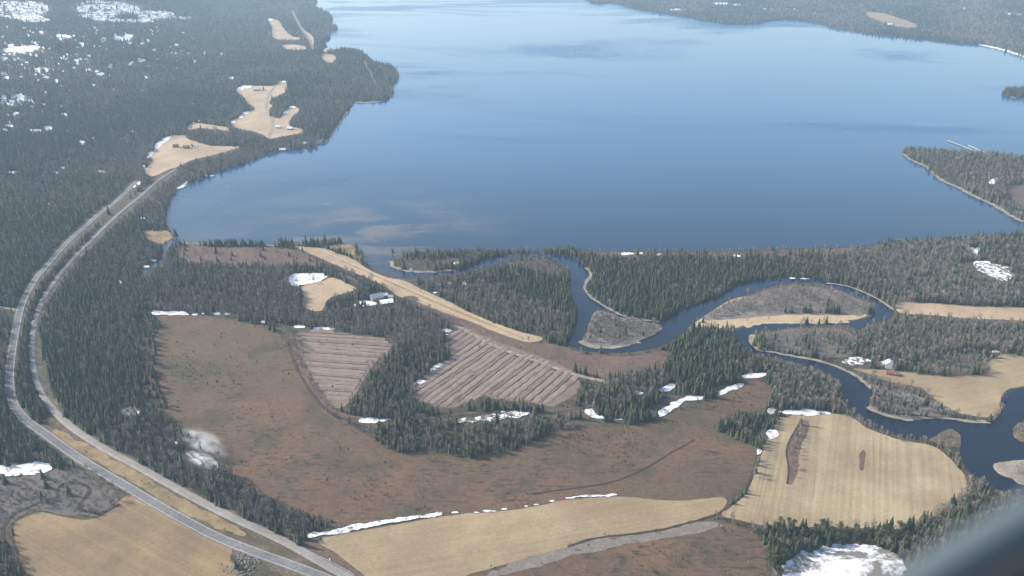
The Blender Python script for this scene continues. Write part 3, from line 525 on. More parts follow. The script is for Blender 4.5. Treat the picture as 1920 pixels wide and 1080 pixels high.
for u, v, a_, b_ in ((366, 590, 6, 2.2), (381, 589, 4, 1.8), (406, 589, 8, 2.6), (427, 589, 9, 2.6), (497, 604, 8, 2.8), (562, 613, 12, 3), (605, 617, 22, 3.2), (460, 597, 5, 1.5), (840, 620, 12, 4), (838, 628, 5, 2), (790, 718, 10, 6),
                   (1160, 787, 9, 2.5), (1200, 738, 10, 3.5), (1447, 815, 13, 10), (1423, 847, 6, 7), (1173, 476, 14, 2.6), (1202, 475, 5, 2), (1235, 477, 6, 2.2), (1380, 480, 9, 2), (855, 494, 6, 2.5), (771, 505, 4, 2), (1485, 522, 9, 1.3), (1508, 523, 10, 1.5),
                   (853, 962, 8, 2), (893, 962, 5, 1.5), (918, 959, 14, 2.2), (945, 955, 5, 2), (1006, 947, 7, 1.5), (986, 950, 5, 1), (1035, 940, 6, 1.4), (563, 1011, 2, 1.5), (567, 1008, 2, 1.5),
                   (266, 410, 6, 2.5), (288, 489, 7, 2), (275, 500, 7, 2), (265, 508, 5, 1.5), (226, 530, 5, 3), (824, 534, 6, 1.5), (842, 531, 5, 3), (870, 532, 6, 3.5), (885, 538, 6, 2.5), (898, 542, 7, 1.5), (817, 549, 6, 1.5), (463, 163, 12, 3),
                   (450, 167, 8, 3), (461, 212, 8, 3), (452, 219, 5, 3), (437, 229, 6, 3), (533, 153, 6, 1.5), (549, 201, 7, 2), (536, 212, 6, 2.5), (362, 230, 5, 1.5), (374, 227, 7, 2), (506, 37, 9, 2.5), (505, 64, 3, 3),
                   (262, 344, 6, 3), (253, 350, 4, 3), (270, 312, 4, 2.5), (1857, 342, 4, 3), (1130, 705+8, 1, 1), (1690, 676, 6, 1.5), (1704, 679, 5, 1.2), (1865, 660, 12, 3), (1835, 667, 6, 2), (610, 96, 7, 2), (395, 330, 10, 2)):
    blob(u, v, a_, b_)
# hill snow: small strips read from the photograph plus the speckled upper slopes
for u, v, a_, b_ in ((35, 92, 34, 5), (8, 110, 8, 2), (35, 112, 10, 1.5), (146, 113, 9, 2), (166, 131, 8, 2), (190, 139, 9, 2), (205, 142, 6, 1.5), (75, 130, 12, 2), (8, 137, 8, 2), (12, 146, 6, 3), (106, 152, 4, 4), (88, 145, 6, 2), (138, 128, 4, 2), (118, 134, 3, 2),
                   (90, 240, 10, 3.5), (70, 244, 14, 2), (18, 237, 8, 2.5), (8, 244, 8, 1.5), (155, 268, 9, 2), (25, 323, 12, 2), (105, 324, 6, 1.5), (28, 214, 7, 3), (120, 215, 7, 2), (6, 184, 6, 3), (22, 190, 5, 3), (36, 178, 6, 3), (60, 200, 5, 2), (82, 196, 5, 2),
                   (264, 114, 8, 2), (275, 145, 6, 2), (266, 170, 6, 1.5), (343, 61, 5, 1.5), (155, 84, 4, 3), (173, 76, 5, 1.5), (180, 62, 3, 1.5), (240, 68, 12, 3), (222, 72, 10, 2.5), (265, 82, 5, 2.5), (278, 76, 4, 2), (120, 68, 14, 2.5), (77, 61, 4, 3), (330, 84, 5, 2), (385, 99, 3, 2),
                   (415, 101, 4, 2), (366, 115, 6, 1.5), (295, 111, 5, 1.5), (435, 146, 9, 1.5), (247, 247, 4, 2), (92, 384, 3, 2), (65, 387, 5, 1.5), (360, 195, 4, 1), (120, 315, 8, 1.2), (190, 322, 8, 1.2)):
    blob(u, v, a_*1.15, b_*1.4, tilt=random.uniform(-.1, .15), lb='small white snow strip on the wooded hillside', z=0.8)
for u, v, a_, b_ in ((30, 20, 70, 20), (65, 38, 34, 9), (200, 15, 70, 16), (180, 30, 40, 9), (290, 28, 40, 10), (230, 40, 60, 5), (330, 35, 40, 4), (40, 78, 40, 6), (225, 72, 34, 6), (35, 190, 38, 14), (100, 72, 36, 5), (60, 135, 60, 8)):
    blob(u, v, a_, b_, 'snow_speckled', lb='snow speckled clearing high on the hill', z=0.5, op=False)
    sl, m_ = fill([(u+math.cos(t)*a_, v+math.sin(t)*b_) for t in np.linspace(0, 6.28, 16, endpoint=False)]); k_ = 0.07 if v < 60 else 0.3; D_SPR[sl][m_] *= k_; D_BIR[sl][m_] *= k_
for u, v, a_, b_ in ((1350, 7, 18, 2), (1385, 9, 14, 2), (1440, 17, 16, 1.5), (1715, 29, 3, 1.5), (1735, 29, 3, 1.5), (1808, 17, 4, 2), (1890, 26, 10, 1.5), (1910, 27, 8, 1.5), (1835, 44, 5, 1.2), (1867, 44, 6, 1.2), (1625, 23, 8, 1), (1480, 17, 20, 1), (1668, 45, 8, 1), (1270, 18, 18, 2)):
    blob(u, v, a_, b_, lb='white clearing on the far side of the lake', z=0.9)

g = random.Random(12); FV, FF = [], []                 # snow flecks between the trees of the hillside
for _ in range(420):
    u, v = g.triangular(-40, 470, 30), g.choice((g.uniform(48, 130), g.uniform(48, 260)))
    if u > 500-v*.9 or (v > 150 and u > 260): continue
    a_, b_ = g.uniform(1.5, 5.5)*(0.7 if v > 150 else 1), g.uniform(.8, 1.9); tl = g.uniform(-.25, .2)
    q = np.array([(u+math.cos(t)*a_*g.uniform(.6, 1.2), v+math.sin(t)*b_*g.uniform(.6, 1.2)+math.cos(t)*a_*tl) for t in np.linspace(0, 6.28, 8, endpoint=False)])
    w_ = ground(q); i = len(FV); FV += [(x, y, float(hgt(x, y))+.7) for x, y in w_]; FF.append(tuple(range(i+7, i-1, -1))); clear(q, 0, 0, 0)
tag(link('snow_flecks', mesh('snow_flecks', FV, FF), 'snow'), 'many small snow flecks between the trees of the left hillside', kind='stuff')

# ------------------------------------------------------------------ what grows in the remaining woods
GREY = 0.62
for p_, s, b_, q in ((ISLET, 0.8, 0.15, 0), (BAR2, 0.0, 0.35, 0.05), ([(1890, 880), (1930, 870), (2040, 890), (2040, 930), (1925, 908)], 0, .4, 0.05),
  ([(640, 790), (700, 800), (850, 792), (1000, 790), (1080, 795), (1060, 805), (950, 852), (870, 858), (800, 848), (740, 850), (690, 820)], 0.17, 0.30, 0.10),
  ([(660, 700), (740, 640), (850, 640), (850, 665), (780, 740), (790, 765), (870, 765), (1060, 760), (1060, 772), (900, 776), (650, 780)], 0.44, 0.26, 0),
  ([(0, 92), (200, 100), (340, 150), (220, 195), (0, 180)], 0.25, 0.4, 0), ([(-400, 40), (480, 60), (480, 92), (-400, 92)], 0.5, 0.3, 0),
  (OXBOW, 0.02, 0.75, 0), ([(1420, 625), (1480, 616), (1570, 612), (1600, 625), (1610, 650), (1600, 675), (1520, 668), (1440, 655)], 0.03, 0.70, 0),
  ([(1290, 606), (1350, 575), (1407, 553), (1473, 534), (1550, 537), (1637, 570), (1640, 585), (1600, 590), (1520, 585), (1440, 588), (1350, 600)], 0.0, 0.55, 0),
  ([(940, 494), (1007, 483), (1060, 500), (1066, 530), (1020, 520), (960, 508)], 0.02, 0.8, 0), ([(640, 482), (600, 500), (690, 535), (700, 530), (650, 505)], 0.15, 0.5, 0),
  ([(850, 530), (930, 540), (1000, 560), (1060, 600), (1060, 640), (1010, 628), (930, 600), (860, 570), (800, 540), (800, 520)], 0.15, 0.6, 0),
  ([(870, 508), (940, 500), (1000, 515), (1065, 535), (1080, 580), (1000, 570), (930, 540), (860, 520)], 0.85, 0.1, 0),
  ([(740, 488), (850, 478), (880, 490), (800, 508), (745, 502)], 0.03, 0.25, 0), ([(790, 480), (850, 474), (860, 482), (800, 487)], .7, .1, 0),
  ([(300, 500), (540, 505), (560, 560), (560, 600), (300, 585)], 0.34, 0.52, 0), ([(280, 560), (560, 560), (560, 602), (280, 588)], 0.15, 0.65, 0), ([(440, 505), (540, 500), (560, 520), (530, 530), (440, 520)], 0.3, 0.45, 0),
  ([(560, 585), (700, 585), (800, 590), (835, 640), (760, 660), (690, 630), (560, 615)], 0.2, 0.65, 0),
  ([(830, 570), (870, 600), (900, 630), (860, 608), (800, 600), (760, 570)], 0.1, 0.35, 0),
  ([(1120, 715), (1240, 690), (1260, 730), (1180, 760), (1100, 770), (1060, 760)], 0.35, 0.5, 0),
  ([(1480, 690), (1560, 705), (1590, 760), (1580, 775), (1460, 765), (1440, 740), (1440, 700)], 0.25, 0.65, 0),
  ([(1620, 715), (1740, 745), (1800, 775), (1760, 782), (1680, 775), (1640, 760), (1640, 730)], 0.06, 0.5, 0),
  ([(1640, 790), (1760, 825), (1750, 835), (1640, 810)], 0.1, 0.6, 0), ([(1790, 860), (1880, 925), (1925, 940), (1925, 1000), (1800, 960), (1820, 910)], 0.35, 0.55, 0),
  ([(1780, 660), (1850, 670), (1850, 695), (1790, 703), (1720, 695), (1700, 685), (1740, 670)], 0.03, 0.35, 0),
  ([(1600, 620), (1660, 640), (1660, 680), (1600, 672)], 0.25, 0.5, 0), ([(1640, 540), (1700, 560), (1690, 585), (1675, 575)], 0, 0.5, 0),
  ([(1700, 280), (1920, 300), (2000, 330), (2000, 440), (1880, 385), (1780, 340)], 0.35, 0.45, 0), ([(1860, 455), (1925, 450), (2100, 450), (2100, 560), (1925, 560), (1900, 530), (1890, 480)], 0.25, 0.30, 0),
  ([(1080, 462), (1500, 462), (1640, 458), (1640, 477), (1500, 486), (1080, 486)], 0.05, 0.22, 0), ([(1640, 456), (1920, 435), (1920, 450), (1640, 468)], 0.5, 0.3, 0),
  ([(0, 870), (60, 880), (60, 1100), (-300, 1100), (-300, 900)], 0.4, 0.4, 0), ([(300, 330), (400, 300), (500, 275), (600, 255), (600, 280), (480, 298), (390, 330), (320, 368), (295, 360)], 0.15, 0.65, 0),
  ([(262, 370), (310, 360), (305, 430), (265, 425)], 0.2, 0.5, 0), ([(455, 125), (560, 125), (560, 140), (455, 140)], 0.1, 0.3, 0), ([(620, 140), (720, 150), (700, 185), (640, 190)], .45, .5, 0),
  ([(0, 580), (30, 590), (15, 700), (-60, 700), (-60, 590)], .3, .6, 0),
  ([(1330, 1000), (1440, 980), (1470, 1020), (1440, 1100), (1380, 1100)], 0.25, 0.45, 0.2), ([(1440, 985), (1690, 1000), (1720, 1040), (1640, 1022), (1580, 1020), (1500, 1030), (1460, 1080), (1420, 1080)], 0.25, 0.10, 0.50)):
    sl, m_ = fill(p_); keep = OPEN[sl] | ~m_
    for arr, val in ((D_SPR, s), (D_BIR, b_), (D_PIN, q)): arr[sl] = np.where(keep, arr[sl], val)
far_v = np.zeros(1)

def unopen(poly):
    sl, m = fill(poly); OPEN[sl][m] = False
unopen([(1575, 760), (1600, 768), (1640, 780), (1700, 796), (1765, 812), (1768, 832), (1680, 824), (1620, 800), (1585, 778)]); plant([(1578, 774), (1600, 778), (1640, 792), (1700, 806), (1765, 822), (1762, 836), (1683, 828), (1620, 802), (1590, 784)], 0.03, 0.65, 0)
unopen([(1435, 955), (1560, 962), (1700, 968), (1790, 925), (1830, 905), (1825, 925), (1770, 965), (1680, 1000), (1430, 995)])
for q_ in (HEDGE, [(1512, 790), (1532, 795), (1516, 850), (1500, 885), (1490, 880), (1500, 850)]): unopen(q_)
plant([(1502, 790), (1518, 794), (1508, 820), (1499, 853), (1497, 880), (1488, 905), (1482, 905), (1488, 877), (1484, 850), (1490, 827)], 0.02, 0.55, 0.08)
plant([(1278, 620), (1330, 600), (1400, 588), (1500, 586), (1636, 588), (1640, 600), (1590, 606), (1440, 606), (1397, 614), (1378, 622), (1300, 618)], 0, 0.05, 0)
for u, v, a_, c_ in ((706, 556, 13, 8), (725, 566, 14, 6), (725, 556, 10, 4), (1666, 686, 7, 8), (1656, 684, 7, 4), (1673, 702, 10, 4), (482, 169, 10, 4), (340, 275, 18, 4), (521, 239, 6, 3), (544, 242, 7, 3), (571, 270, 5, 2.5), (599, 268, 6, 2.5),
                     (530, 283, 5, 2), (1863, 342, 8, 4), (1829, 470, 6, 6), (1818, 469, 5, 3), (612, 95, 6, 3)):
    clear([(u-a_, v-c_), (u+a_, v-c_), (u+a_, v+c_), (u-a_, v+c_)], 0, 0, 0)
# ------------------------------------------------------------------ tree shapes (unit metres, base at the origin)
def spruce_parts(seed, h=9.0, r0=1.9):
    g = random.Random(seed); V, F = [], []
    nl = 15
    for L in range(nl):
        f = L/(nl-1); z = h*(0.10+0.86*f); r_ = r0*(1-f)**0.85*g.uniform(0.8, 1.15)+0.22; nb = 9 if f < .6 else 6
        for k in range(nb):
            a = 2*math.pi*(k+g.random()*0.8)/nb; rr_ = r_*g.uniform(0.65, 1.2); wd = 0.42*r_+0.15; dz = -rr_*g.uniform(0.25, 0.5)
            c, s = math.cos(a), math.sin(a); i = len(V)
            V += [(0, 0, z+0.4), (c*rr_*.7-s*wd, s*rr_*.7+c*wd, z+dz*.8), (c*rr_, s*rr_, z+dz), (c*rr_*.7+s*wd, s*rr_*.7-c*wd, z+dz*.8)]
            F += [(i, i+1, i+2), (i, i+2, i+3)]
    i = len(V); V += [(0, 0, h*1.03)]+[(math.cos(t)*r0*.34, math.sin(t)*r0*.34, h*.13) for t in (0, 1.26, 2.51, 3.77, 5.03)]; F += [(i, i+1+k, i+1+(k+1) % 5) for k in range(5)]
    return V, F
def cone(V, F, p0, p1, r0, r1, n=5):
    p0, p1 = Vector(p0), Vector(p1); q = (p1-p0).to_track_quat('Z', 'Y'); i = len(V)
    for p, r_ in ((p0, r0), (p1, r1)):
        for k in range(n): V.append(tuple(p+q @ Vector((math.cos(6.2832*k/n)*r_, math.sin(6.2832*k/n)*r_, 0))))
    for k in range(n): F.append((i+k, i+(k+1) % n, i+n+(k+1) % n, i+n+k))
def sprays(V, F, g, c, rad, n, size, up=0.3, elong=2.4):
    for _ in range(n):
        while True:
            d = Vector((g.uniform(-1, 1), g.uniform(-1, 1), g.uniform(-1, 1)))
            if d.length < 1: break
        d = d*(0.55+0.45*d.length) if d.length > 0 else d
        p = Vector((c[0]+d.x*rad[0], c[1]+d.y*rad[1], c[2]+d.z*rad[2]))
        ax = Vector((d.x+g.uniform(-.4, .4), d.y+g.uniform(-.4, .4), up+g.uniform(0, .8))).normalized(); sd_ = ax.cross(Vector((g.uniform(-1, 1), g.uniform(-1, 1), g.uniform(-1, 1)))).normalized()
        s = size*g.uniform(.6, 1.3); i = len(V); V += [tuple(p-ax*s*elong*.5), tuple(p+sd_*s*.5+ax*s*.2), tuple(p+ax*s*elong*.5), tuple(p-sd_*s*.5)]; F += [(i, i+1, i+2), (i, i+2, i+3)]
def birch_crown(seed, h=8.2):
    g = random.Random(seed); V, F = [], []
    sprays(V, F, g, (0, 0, h*.62), (1.9, 1.9, h*.37), 120, 0.26, .8, 4.0)
    return V, F
def birch_trunk(seed, h=8.2):
    g = random.Random(seed); V, F = [], []
    cone(V, F, (0, 0, -.4), (0, 0, h*.9), .16, .04)
    for k in range(7):
        z = h*(.3+.08*k); a = g.uniform(0, 6.28); cone(V, F, (0, 0, z), (math.cos(a)*1.4, math.sin(a)*1.4, z+h*.17), .06, .02, 3)
    return V, F
def pine_crown(seed, h=8.0):
    g = random.Random(seed); V, F = [], []
    for _ in range(8):
        f = g.uniform(.45, .95); a = g.uniform(0, 6.28); r_ = (1.25-f)*2.4*g.uniform(.3, 1)
        sprays(V, F, g, (math.cos(a)*r_, math.sin(a)*r_, h*f), (1.25, 1.25, .9), 26, .42, .2, 1.7)
    sprays(V, F, g, (0, 0, h*.93), (1.0, 1.0, 1.1), 26, .4, .5, 1.7)
    return V, F
def pine_trunk(seed, h=8.0):
    g = random.Random(seed); V, F = [], []; cone(V, F, (0, 0, -.4), (0, 0, h*.9), .20, .07)
    for k in range(6):
        z = h*(.45+.08*k); a = g.uniform(0, 6.28); cone(V, F, (0, 0, z), (math.cos(a)*1.5, math.sin(a)*1.5, z+.7), .07, .03, 3)
    return V, F
def spruce_trunk(seed, h=9.0):
    V, F = [], []; cone(V, F, (0, 0, -.4), (0, 0, h*.95), .2, .03); return V, F
KIND = {'spruce': (spruce_parts, spruce_trunk, 'spruce_needles', 'bark', 9.0, 5), 'birch': (birch_crown, birch_trunk, 'birch_twigs', 'birch_bark', 8.2, 4), 'pine': (pine_crown, pine_trunk, 'pine_needles', 'bark', 8.0, 4)}
PARTS, WHOLE = {}, {}
for kd, (cf, tf_, cm, tm, hh, nv) in KIND.items():
    PARTS[kd] = []; WHOLE[kd] = []
    for i in range(nv):
        cv, cf_ = cf(i*11+3); tv, tff = tf_(i*11+3)
        mc = mesh(kd+'_crown', cv, cf_); mc.materials.append(MATS[cm]); mt = mesh(kd+'_trunk', tv, tff); mt.materials.append(MATS[tm]); PARTS[kd].append((mc, mt))
        mw = mesh(kd+'_whole', cv+tv, cf_+[tuple(j+len(cv) for j in f) for f in tff]); mw.materials.append(MATS[cm]); mw.materials.append(MATS[tm])
        for k, pl in enumerate(mw.polygons): pl.material_index = 0 if k < len(cf_) else 1
        WHOLE[kd].append(bpy.data.objects.new(kd+'_shape', mw))

# ------------------------------------------------------------------ scatter
TREES = {k: [] for k in KIND}
def band(y0, y1, st, big):
    xs = np.arange(-y1*0.95-150, y1*0.95+150, st); ys = np.arange(y0, y1, st); X, Y = np.meshgrid(xs, ys)
    X = (X+RNG.uniform(-.48, .48, X.shape)*st).ravel(); Y = (Y+RNG.uniform(-.48, .48, Y.shape)*st).ravel()
    Z = hgt(X, Y); u, v, zc = project(np.column_stack([X, Y, Z]))
    ok = (u > -180) & (u < 2100) & (v > -60) & (v < 1230); X, Y, Z, u, v, zc = (q[ok] for q in (X, Y, Z, u, v, zc))
    s, b_, p = look(D_SPR, u, v), look(D_BIR, u, v), look(D_PIN, u, v)
    clump = 0.5+0.5*np.clip(vnoise(X/26, Y/26, 21, 5), -1, 1); bias = np.clip(vnoise(X/90, Y/110, 33, 6), -1, 1)
    mixed = (s > .5) & (b_ > .02)
    s = np.where(mixed, s-0.42*np.clip(bias, -.6, 1), s); b_ = np.where(mixed, np.clip(b_+0.42*np.clip(bias, -.7, 1), 0, 1), b_)
    sparse = (p > 0) & (s < .1); p = np.where(sparse, p*2.0*clump**2, p)
    r_ = RNG.random(len(X)); kind = np.where(r_ < s, 0, np.where(r_ < s+b_, 1, np.where(r_ < s+b_+p, 2, -1)))
    sz = RNG.normal(0.92, 0.25, len(X)).clip(.35, 1.6)*big*(0.78+0.34*clump)
    bog_pine = (kind == 2) & sparse & (s < .12); sz = np.where(bog_pine, sz*RNG.uniform(.16, .40, len(X)), sz)
    bog_birch = (kind == 1) & (s < .1) & (b_ < .2); sz = np.where(bog_birch, sz*.45, sz)
    scrub = (kind == 1) & (s < .1) & (b_ >= .2); sz = np.where(scrub, sz*.72, sz)
    hh = np.choose(np.clip(kind, 0, 2), [9.0, 8.2, 8.0])*sz
    bad = look(WATER, u, v)
    for f in (0.35, 0.7, 0.95):                     # a crown must not hide open ground that the photograph shows
        uu, vv, _ = project(np.column_stack([X, Y, Z+hh*f])); op = look(OPEN, uu, vv) & ~look(OPEN, u, v)
        lim = np.where(v < 485, .75 if f > .5 else .85, np.where(kind == 1, .6 if f < .9 else .3, .93 if f < .9 else .45)); lim = np.where(look(WATER, uu, vv) & (v < 490), .0, lim)
        hit = op & (RNG.random(len(X)) < lim) & ~bad; low_ok = hit & (RNG.random(len(X)) < .55) & (hh > 5) & (v > 300)
        sz = np.where(low_ok, sz*.36, sz); hh = np.where(low_ok, hh*.36, hh); bad |= hit & ~low_ok
    for k, nm in enumerate(('spruce', 'birch', 'pine')):
        m_ = (kind == k) & ~bad; TREES[nm].append(np.column_stack([X[m_], Y[m_], Z[m_], sz[m_], RNG.uniform(0, 6.28, m_.sum()), u[m_], v[m_], zc[m_], hh[m_]]))
band(330, 1050, 2.8, 1.0); band(1050, 1900, 3.5, 1.08); band(1900, 3000, 4.9, 1.3); band(3000, 4600, 7.6, 1.6); band(4600, 7500, 13, 1.9)

def cluster(u, v, hw, hh_, n, kd, s0, s1):          # trees the photograph shows singly or in a tight row
    out = []
    for _ in range(n):
        a, c = at(u+random.uniform(-hw, hw), v+random.uniform(-hh_, hh_)); z = float(hgt(a, c)); s = random.uniform(s0, s1)
        uu, vv, zc = project(np.array([[a, c, z]])); out.append((a, c, z, s, random.uniform(0, 6.28), uu[0], vv[0], zc[0], s*KIND[kd][4]))
    TREES[kd].append(np.array(out))
for c in ((438, 461, 58, 1.0, 70, 'spruce', .8, 1.15), (1478, 585, 7, 3, 4, 'spruce', .7, 1.0), (1512, 586, 8, 3, 5, 'spruce', .8, 1.1), (1562, 585, 14, 4, 9, 'spruce', .9, 1.25), (1553, 575, 4, 3, 3, 'spruce', .9, 1.2),
          (1515, 650, 12, 10, 9, 'spruce', .9, 1.2), (1568, 640, 7, 5, 4, 'spruce', .8, 1.0), (1595, 650, 10, 8, 12, 'spruce', .8, 1.0), (1852, 792, 3, 2, 3, 'spruce', .8, 1.05), (1887, 745, 3, 2, 2, 'pine', .7, .9),
          (1130, 555, 5, 3, 4, 'spruce', .6, .8), (494, 168, 2, 1, 3, 'spruce', .9, 1.1), (335, 278, 12, 1.5, 8, 'birch', .4, .7), (366, 277, 8, 1.5, 7, 'pine', .5, .8), (718, 125, 5, 2, 8, 'spruce', 1, 1.3),
          (735, 474, 3, 2, 3, 'spruce', .6, .9), (670, 475, 4, 4, 5, 'spruce', .7, .9), (628, 55, 5, 2, 6, 'spruce', 1, 1.2), (607, 92, 5, 2, 6, 'spruce', 1, 1.2),
          (1800, 752, 40, 3, 0, 'pine', .5, .7), (695, 545, 8, 3, 12, 'spruce', .6, .9), (650, 575, 36, 4, 50, 'spruce', .6, .85), (1650, 745, 10, 6, 10, 'spruce', .5, .7), (1700, 765, 18, 8, 12, 'spruce', .5, .8)):
    if c[4]: cluster(*c)
LAND = [(60, 700, 'the railway curve at the left edge'), (200, 780, 'the thin snow streaks by the bog'), (380, 900, 'the straight railway at the bog edge'), (560, 960, 'the lower left end of the long snow bank'),
        (90, 860, 'the snow patch left of the road'), (60, 1000, 'the brown stubble field'), (900, 830, 'the middle of the brown bog'), (760, 920, 'the bog just above the long snow bank'), (1100, 780, 'the broken snow patches in mid bog'),
        (1380, 790, 'the left edge of the furrowed field'), (1500, 850, 'the scrubby strip in the furrowed field'), (1450, 1000, 'the lower left corner of the furrowed field'), (1560, 1000, 'the upper rim of the frozen pond'),
        (1680, 1010, 'the right side of the frozen pond'), (1800, 960, 'the lower right edge of the furrowed field'), (1880, 940, 'the river at the right edge'), (1250, 1030, 'the rust brown bog at the bottom edge'), (1560, 740, 'the river above the furrowed field'), (300, 1000, 'the strip between road and railway'), (1000, 900, 'the dark ditch across the bog'), (550, 850, 'the lower half of the wide bog'), (400, 700, 'the upper half of the wide bog')]
LP = np.array([(a, c) for a, c, _ in LAND], float)
LOOKS = {'spruce': ('dark green pointed spruce', 'tree', 'spruces'), 'birch': ('bare grey brown birch', 'tree', 'bare birches'), 'pine': ('olive green pine', 'tree', 'pines')}
def forest_nodes(kd):
    ng = bpy.data.node_groups.new(kd+'_wood', 'GeometryNodeTree'); ng.interface.new_socket('Geometry', in_out='INPUT', socket_type='NodeSocketGeometry'); ng.interface.new_socket('Geometry', in_out='OUTPUT', socket_type='NodeSocketGeometry')
    N = ng.nodes; gi = N.new('NodeGroupInput'); go = N.new('NodeGroupOutput'); ip = N.new('GeometryNodeInstanceOnPoints'); jn = N.new('GeometryNodeJoinGeometry')
    for o in WHOLE[kd]:
        oi = N.new('GeometryNodeObjectInfo'); oi.inputs['Object'].default_value = o; oi.inputs['As Instance'].default_value = True; ng.links.new(oi.outputs['Geometry'], jn.inputs[0])
    def attr(nm, ty):
        a = N.new('GeometryNodeInputNamedAttribute'); a.data_type = ty; a.inputs['Name'].default_value = nm; return a.outputs[0]
    ip.inputs['Pick Instance'].default_value = True
    ng.links.new(gi.outputs[0], ip.inputs['Points']); ng.links.new(jn.outputs[0], ip.inputs['Instance']); ng.links.new(attr('which', 'INT'), ip.inputs['Instance Index'])
    ng.links.new(attr('turn', 'FLOAT_VECTOR'), ip.inputs['Rotation']); ng.links.new(attr('size', 'FLOAT_VECTOR'), ip.inputs['Scale']); ng.links.new(ip.outputs[0], go.inputs[0]); return ng
for kd in KIND:
    T = np.vstack([t for t in TREES[kd] if len(t)]); u, v, zc, hh = T[:, 5], T[:, 6], T[:, 7], T[:, 8]
    seen = (u > 5) & (u < 1915) & (v > 30) & (v < 1076) & ~((v-1080) > -(u-1690)*0.62)
    key = np.where(seen, hh/zc, 0)
    order = np.argsort(-key); near, rest = order[:298], order[298:]
    lab, cat, grp = LOOKS[kd]
    for i in near:
        x, y, z, s, r_ = T[i, :5]; root = bpy.data.objects.new(kd+'_tree', None); C.objects.link(root); root.location = (x, y, z); root.rotation_euler = (0, 0, r_); root.scale = (s*random.uniform(.9, 1.1),)*2+(s,)
        j = int(np.argmin(((LP-T[i, 5:7])**2).sum(1))); size_w = 'tall' if hh[i] > 8.6 else ('low' if hh[i] < 5 else 'medium'); dd = T[i, 5:7]-LP[j]; side = ('right of' if dd[0] > 0 else 'left of') if abs(dd[0]) > 1.6*abs(dd[1]) else ('just below' if dd[1] > 0 else 'just above')
        tag(root, f'{size_w} {lab} {side} {LAND[j][2]}', cat, f'{size_w} {grp} {side} {LAND[j][2]}')
        mc, mt = PARTS[kd][i % len(PARTS[kd])]
        for nm, me_ in (('crown', mc), ('trunk', mt)):
            o = bpy.data.objects.new(nm, me_); C.objects.link(o); o.parent = root
    R = T[rest]; me = bpy.data.meshes.new(kd+'_wood'); me.vertices.add(len(R)); me.vertices.foreach_set('co', R[:, :3].astype(np.float32).ravel())
    me.attributes.new('which', 'INT', 'POINT').data.foreach_set('value', RNG.integers(0, len(WHOLE[kd]), len(R)).astype(np.int32))
    rot = np.zeros((len(R), 3), np.float32); rot[:, 2] = R[:, 4]; rot[:, 0] = RNG.normal(0, .03, len(R)); me.attributes.new('turn', 'FLOAT_VECTOR', 'POINT').data.foreach_set('vector', rot.ravel())
    wdt = R[:, 3]*RNG.uniform(.8, 1.2, len(R))*np.clip(1+(R[:, 7]-1500)/6000, 1, 1.5); me.attributes.new('size', 'FLOAT_VECTOR', 'POINT').data.foreach_set('vector', np.column_stack([wdt, wdt, R[:, 3]]).astype(np.float32).ravel())
    o = link(kd+'_wood', me); md = o.modifiers.new('trees', 'NODES'); md.node_group = forest_nodes(kd)
    tag(o, {'spruce': 'dark spruce forest covering the hills and river banks', 'birch': 'bare grey birch woods along the river and shore', 'pine': 'scattered small pines across the bogs'}[kd], kind='stuff')
    print(kd, len(T))

# ------------------------------------------------------------------ buildings
def prism(name, w_, d_, z0, z1, mat, parent, off=(0, 0)):
    x, y = w_/2, d_/2; V = [(sx*x+off[0], sy*y+off[1], z) for z in (z0, z1) for sx, sy in ((-1, -1), (1, -1), (1, 1), (-1, 1))]
    return link(name, mesh(name, V, [(3, 2, 1, 0), (4, 5, 6, 7), (0, 1, 5, 4), (1, 2, 6, 5), (2, 3, 7, 6), (3, 0, 4, 7)]), mat, parent)
_win = {}
def window(parent, x, y, z, rz, w_=1.1, h_=1.2):
    if 'f' not in _win:
        a, c, t = .55, .6, .12; V = []; F = []
        for (x0, x1, z0, z1) in ((-a-t, a+t, c, c+t), (-a-t, a+t, -c-t, -c), (-a-t, -a, -c, c), (a, a+t, -c, c)):
            i = len(V); V += [(x0, -.05, z0), (x1, -.05, z0), (x1, -.05, z1), (x0, -.05, z1), (x0, .03, z0), (x1, .03, z0), (x1, .03, z1), (x0, .03, z1)]
            F += [(i, i+1, i+2, i+3), (i, i+4, i+5, i+1), (i+3, i+2, i+6, i+7), (i, i+3, i+7, i+4), (i+1, i+5, i+6, i+2)]
        _win['f'] = mesh('window', V, F); _win['f'].materials.append(MATS['white_paint']); _win['p'] = mesh('pane', [(-a, -.01, -c), (a, -.01, -c), (a, -.01, c), (-a, -.01, c)], [(0, 1, 2, 3)]); _win['p'].materials.append(MATS['dark_glass'])
    o = bpy.data.objects.new('window', _win['f']); C.objects.link(o); o.parent = parent; o.location = (x, y, z); o.rotation_euler = (0, 0, rz)
    p = bpy.data.objects.new('pane', _win['p']); C.objects.link(p); p.parent = o
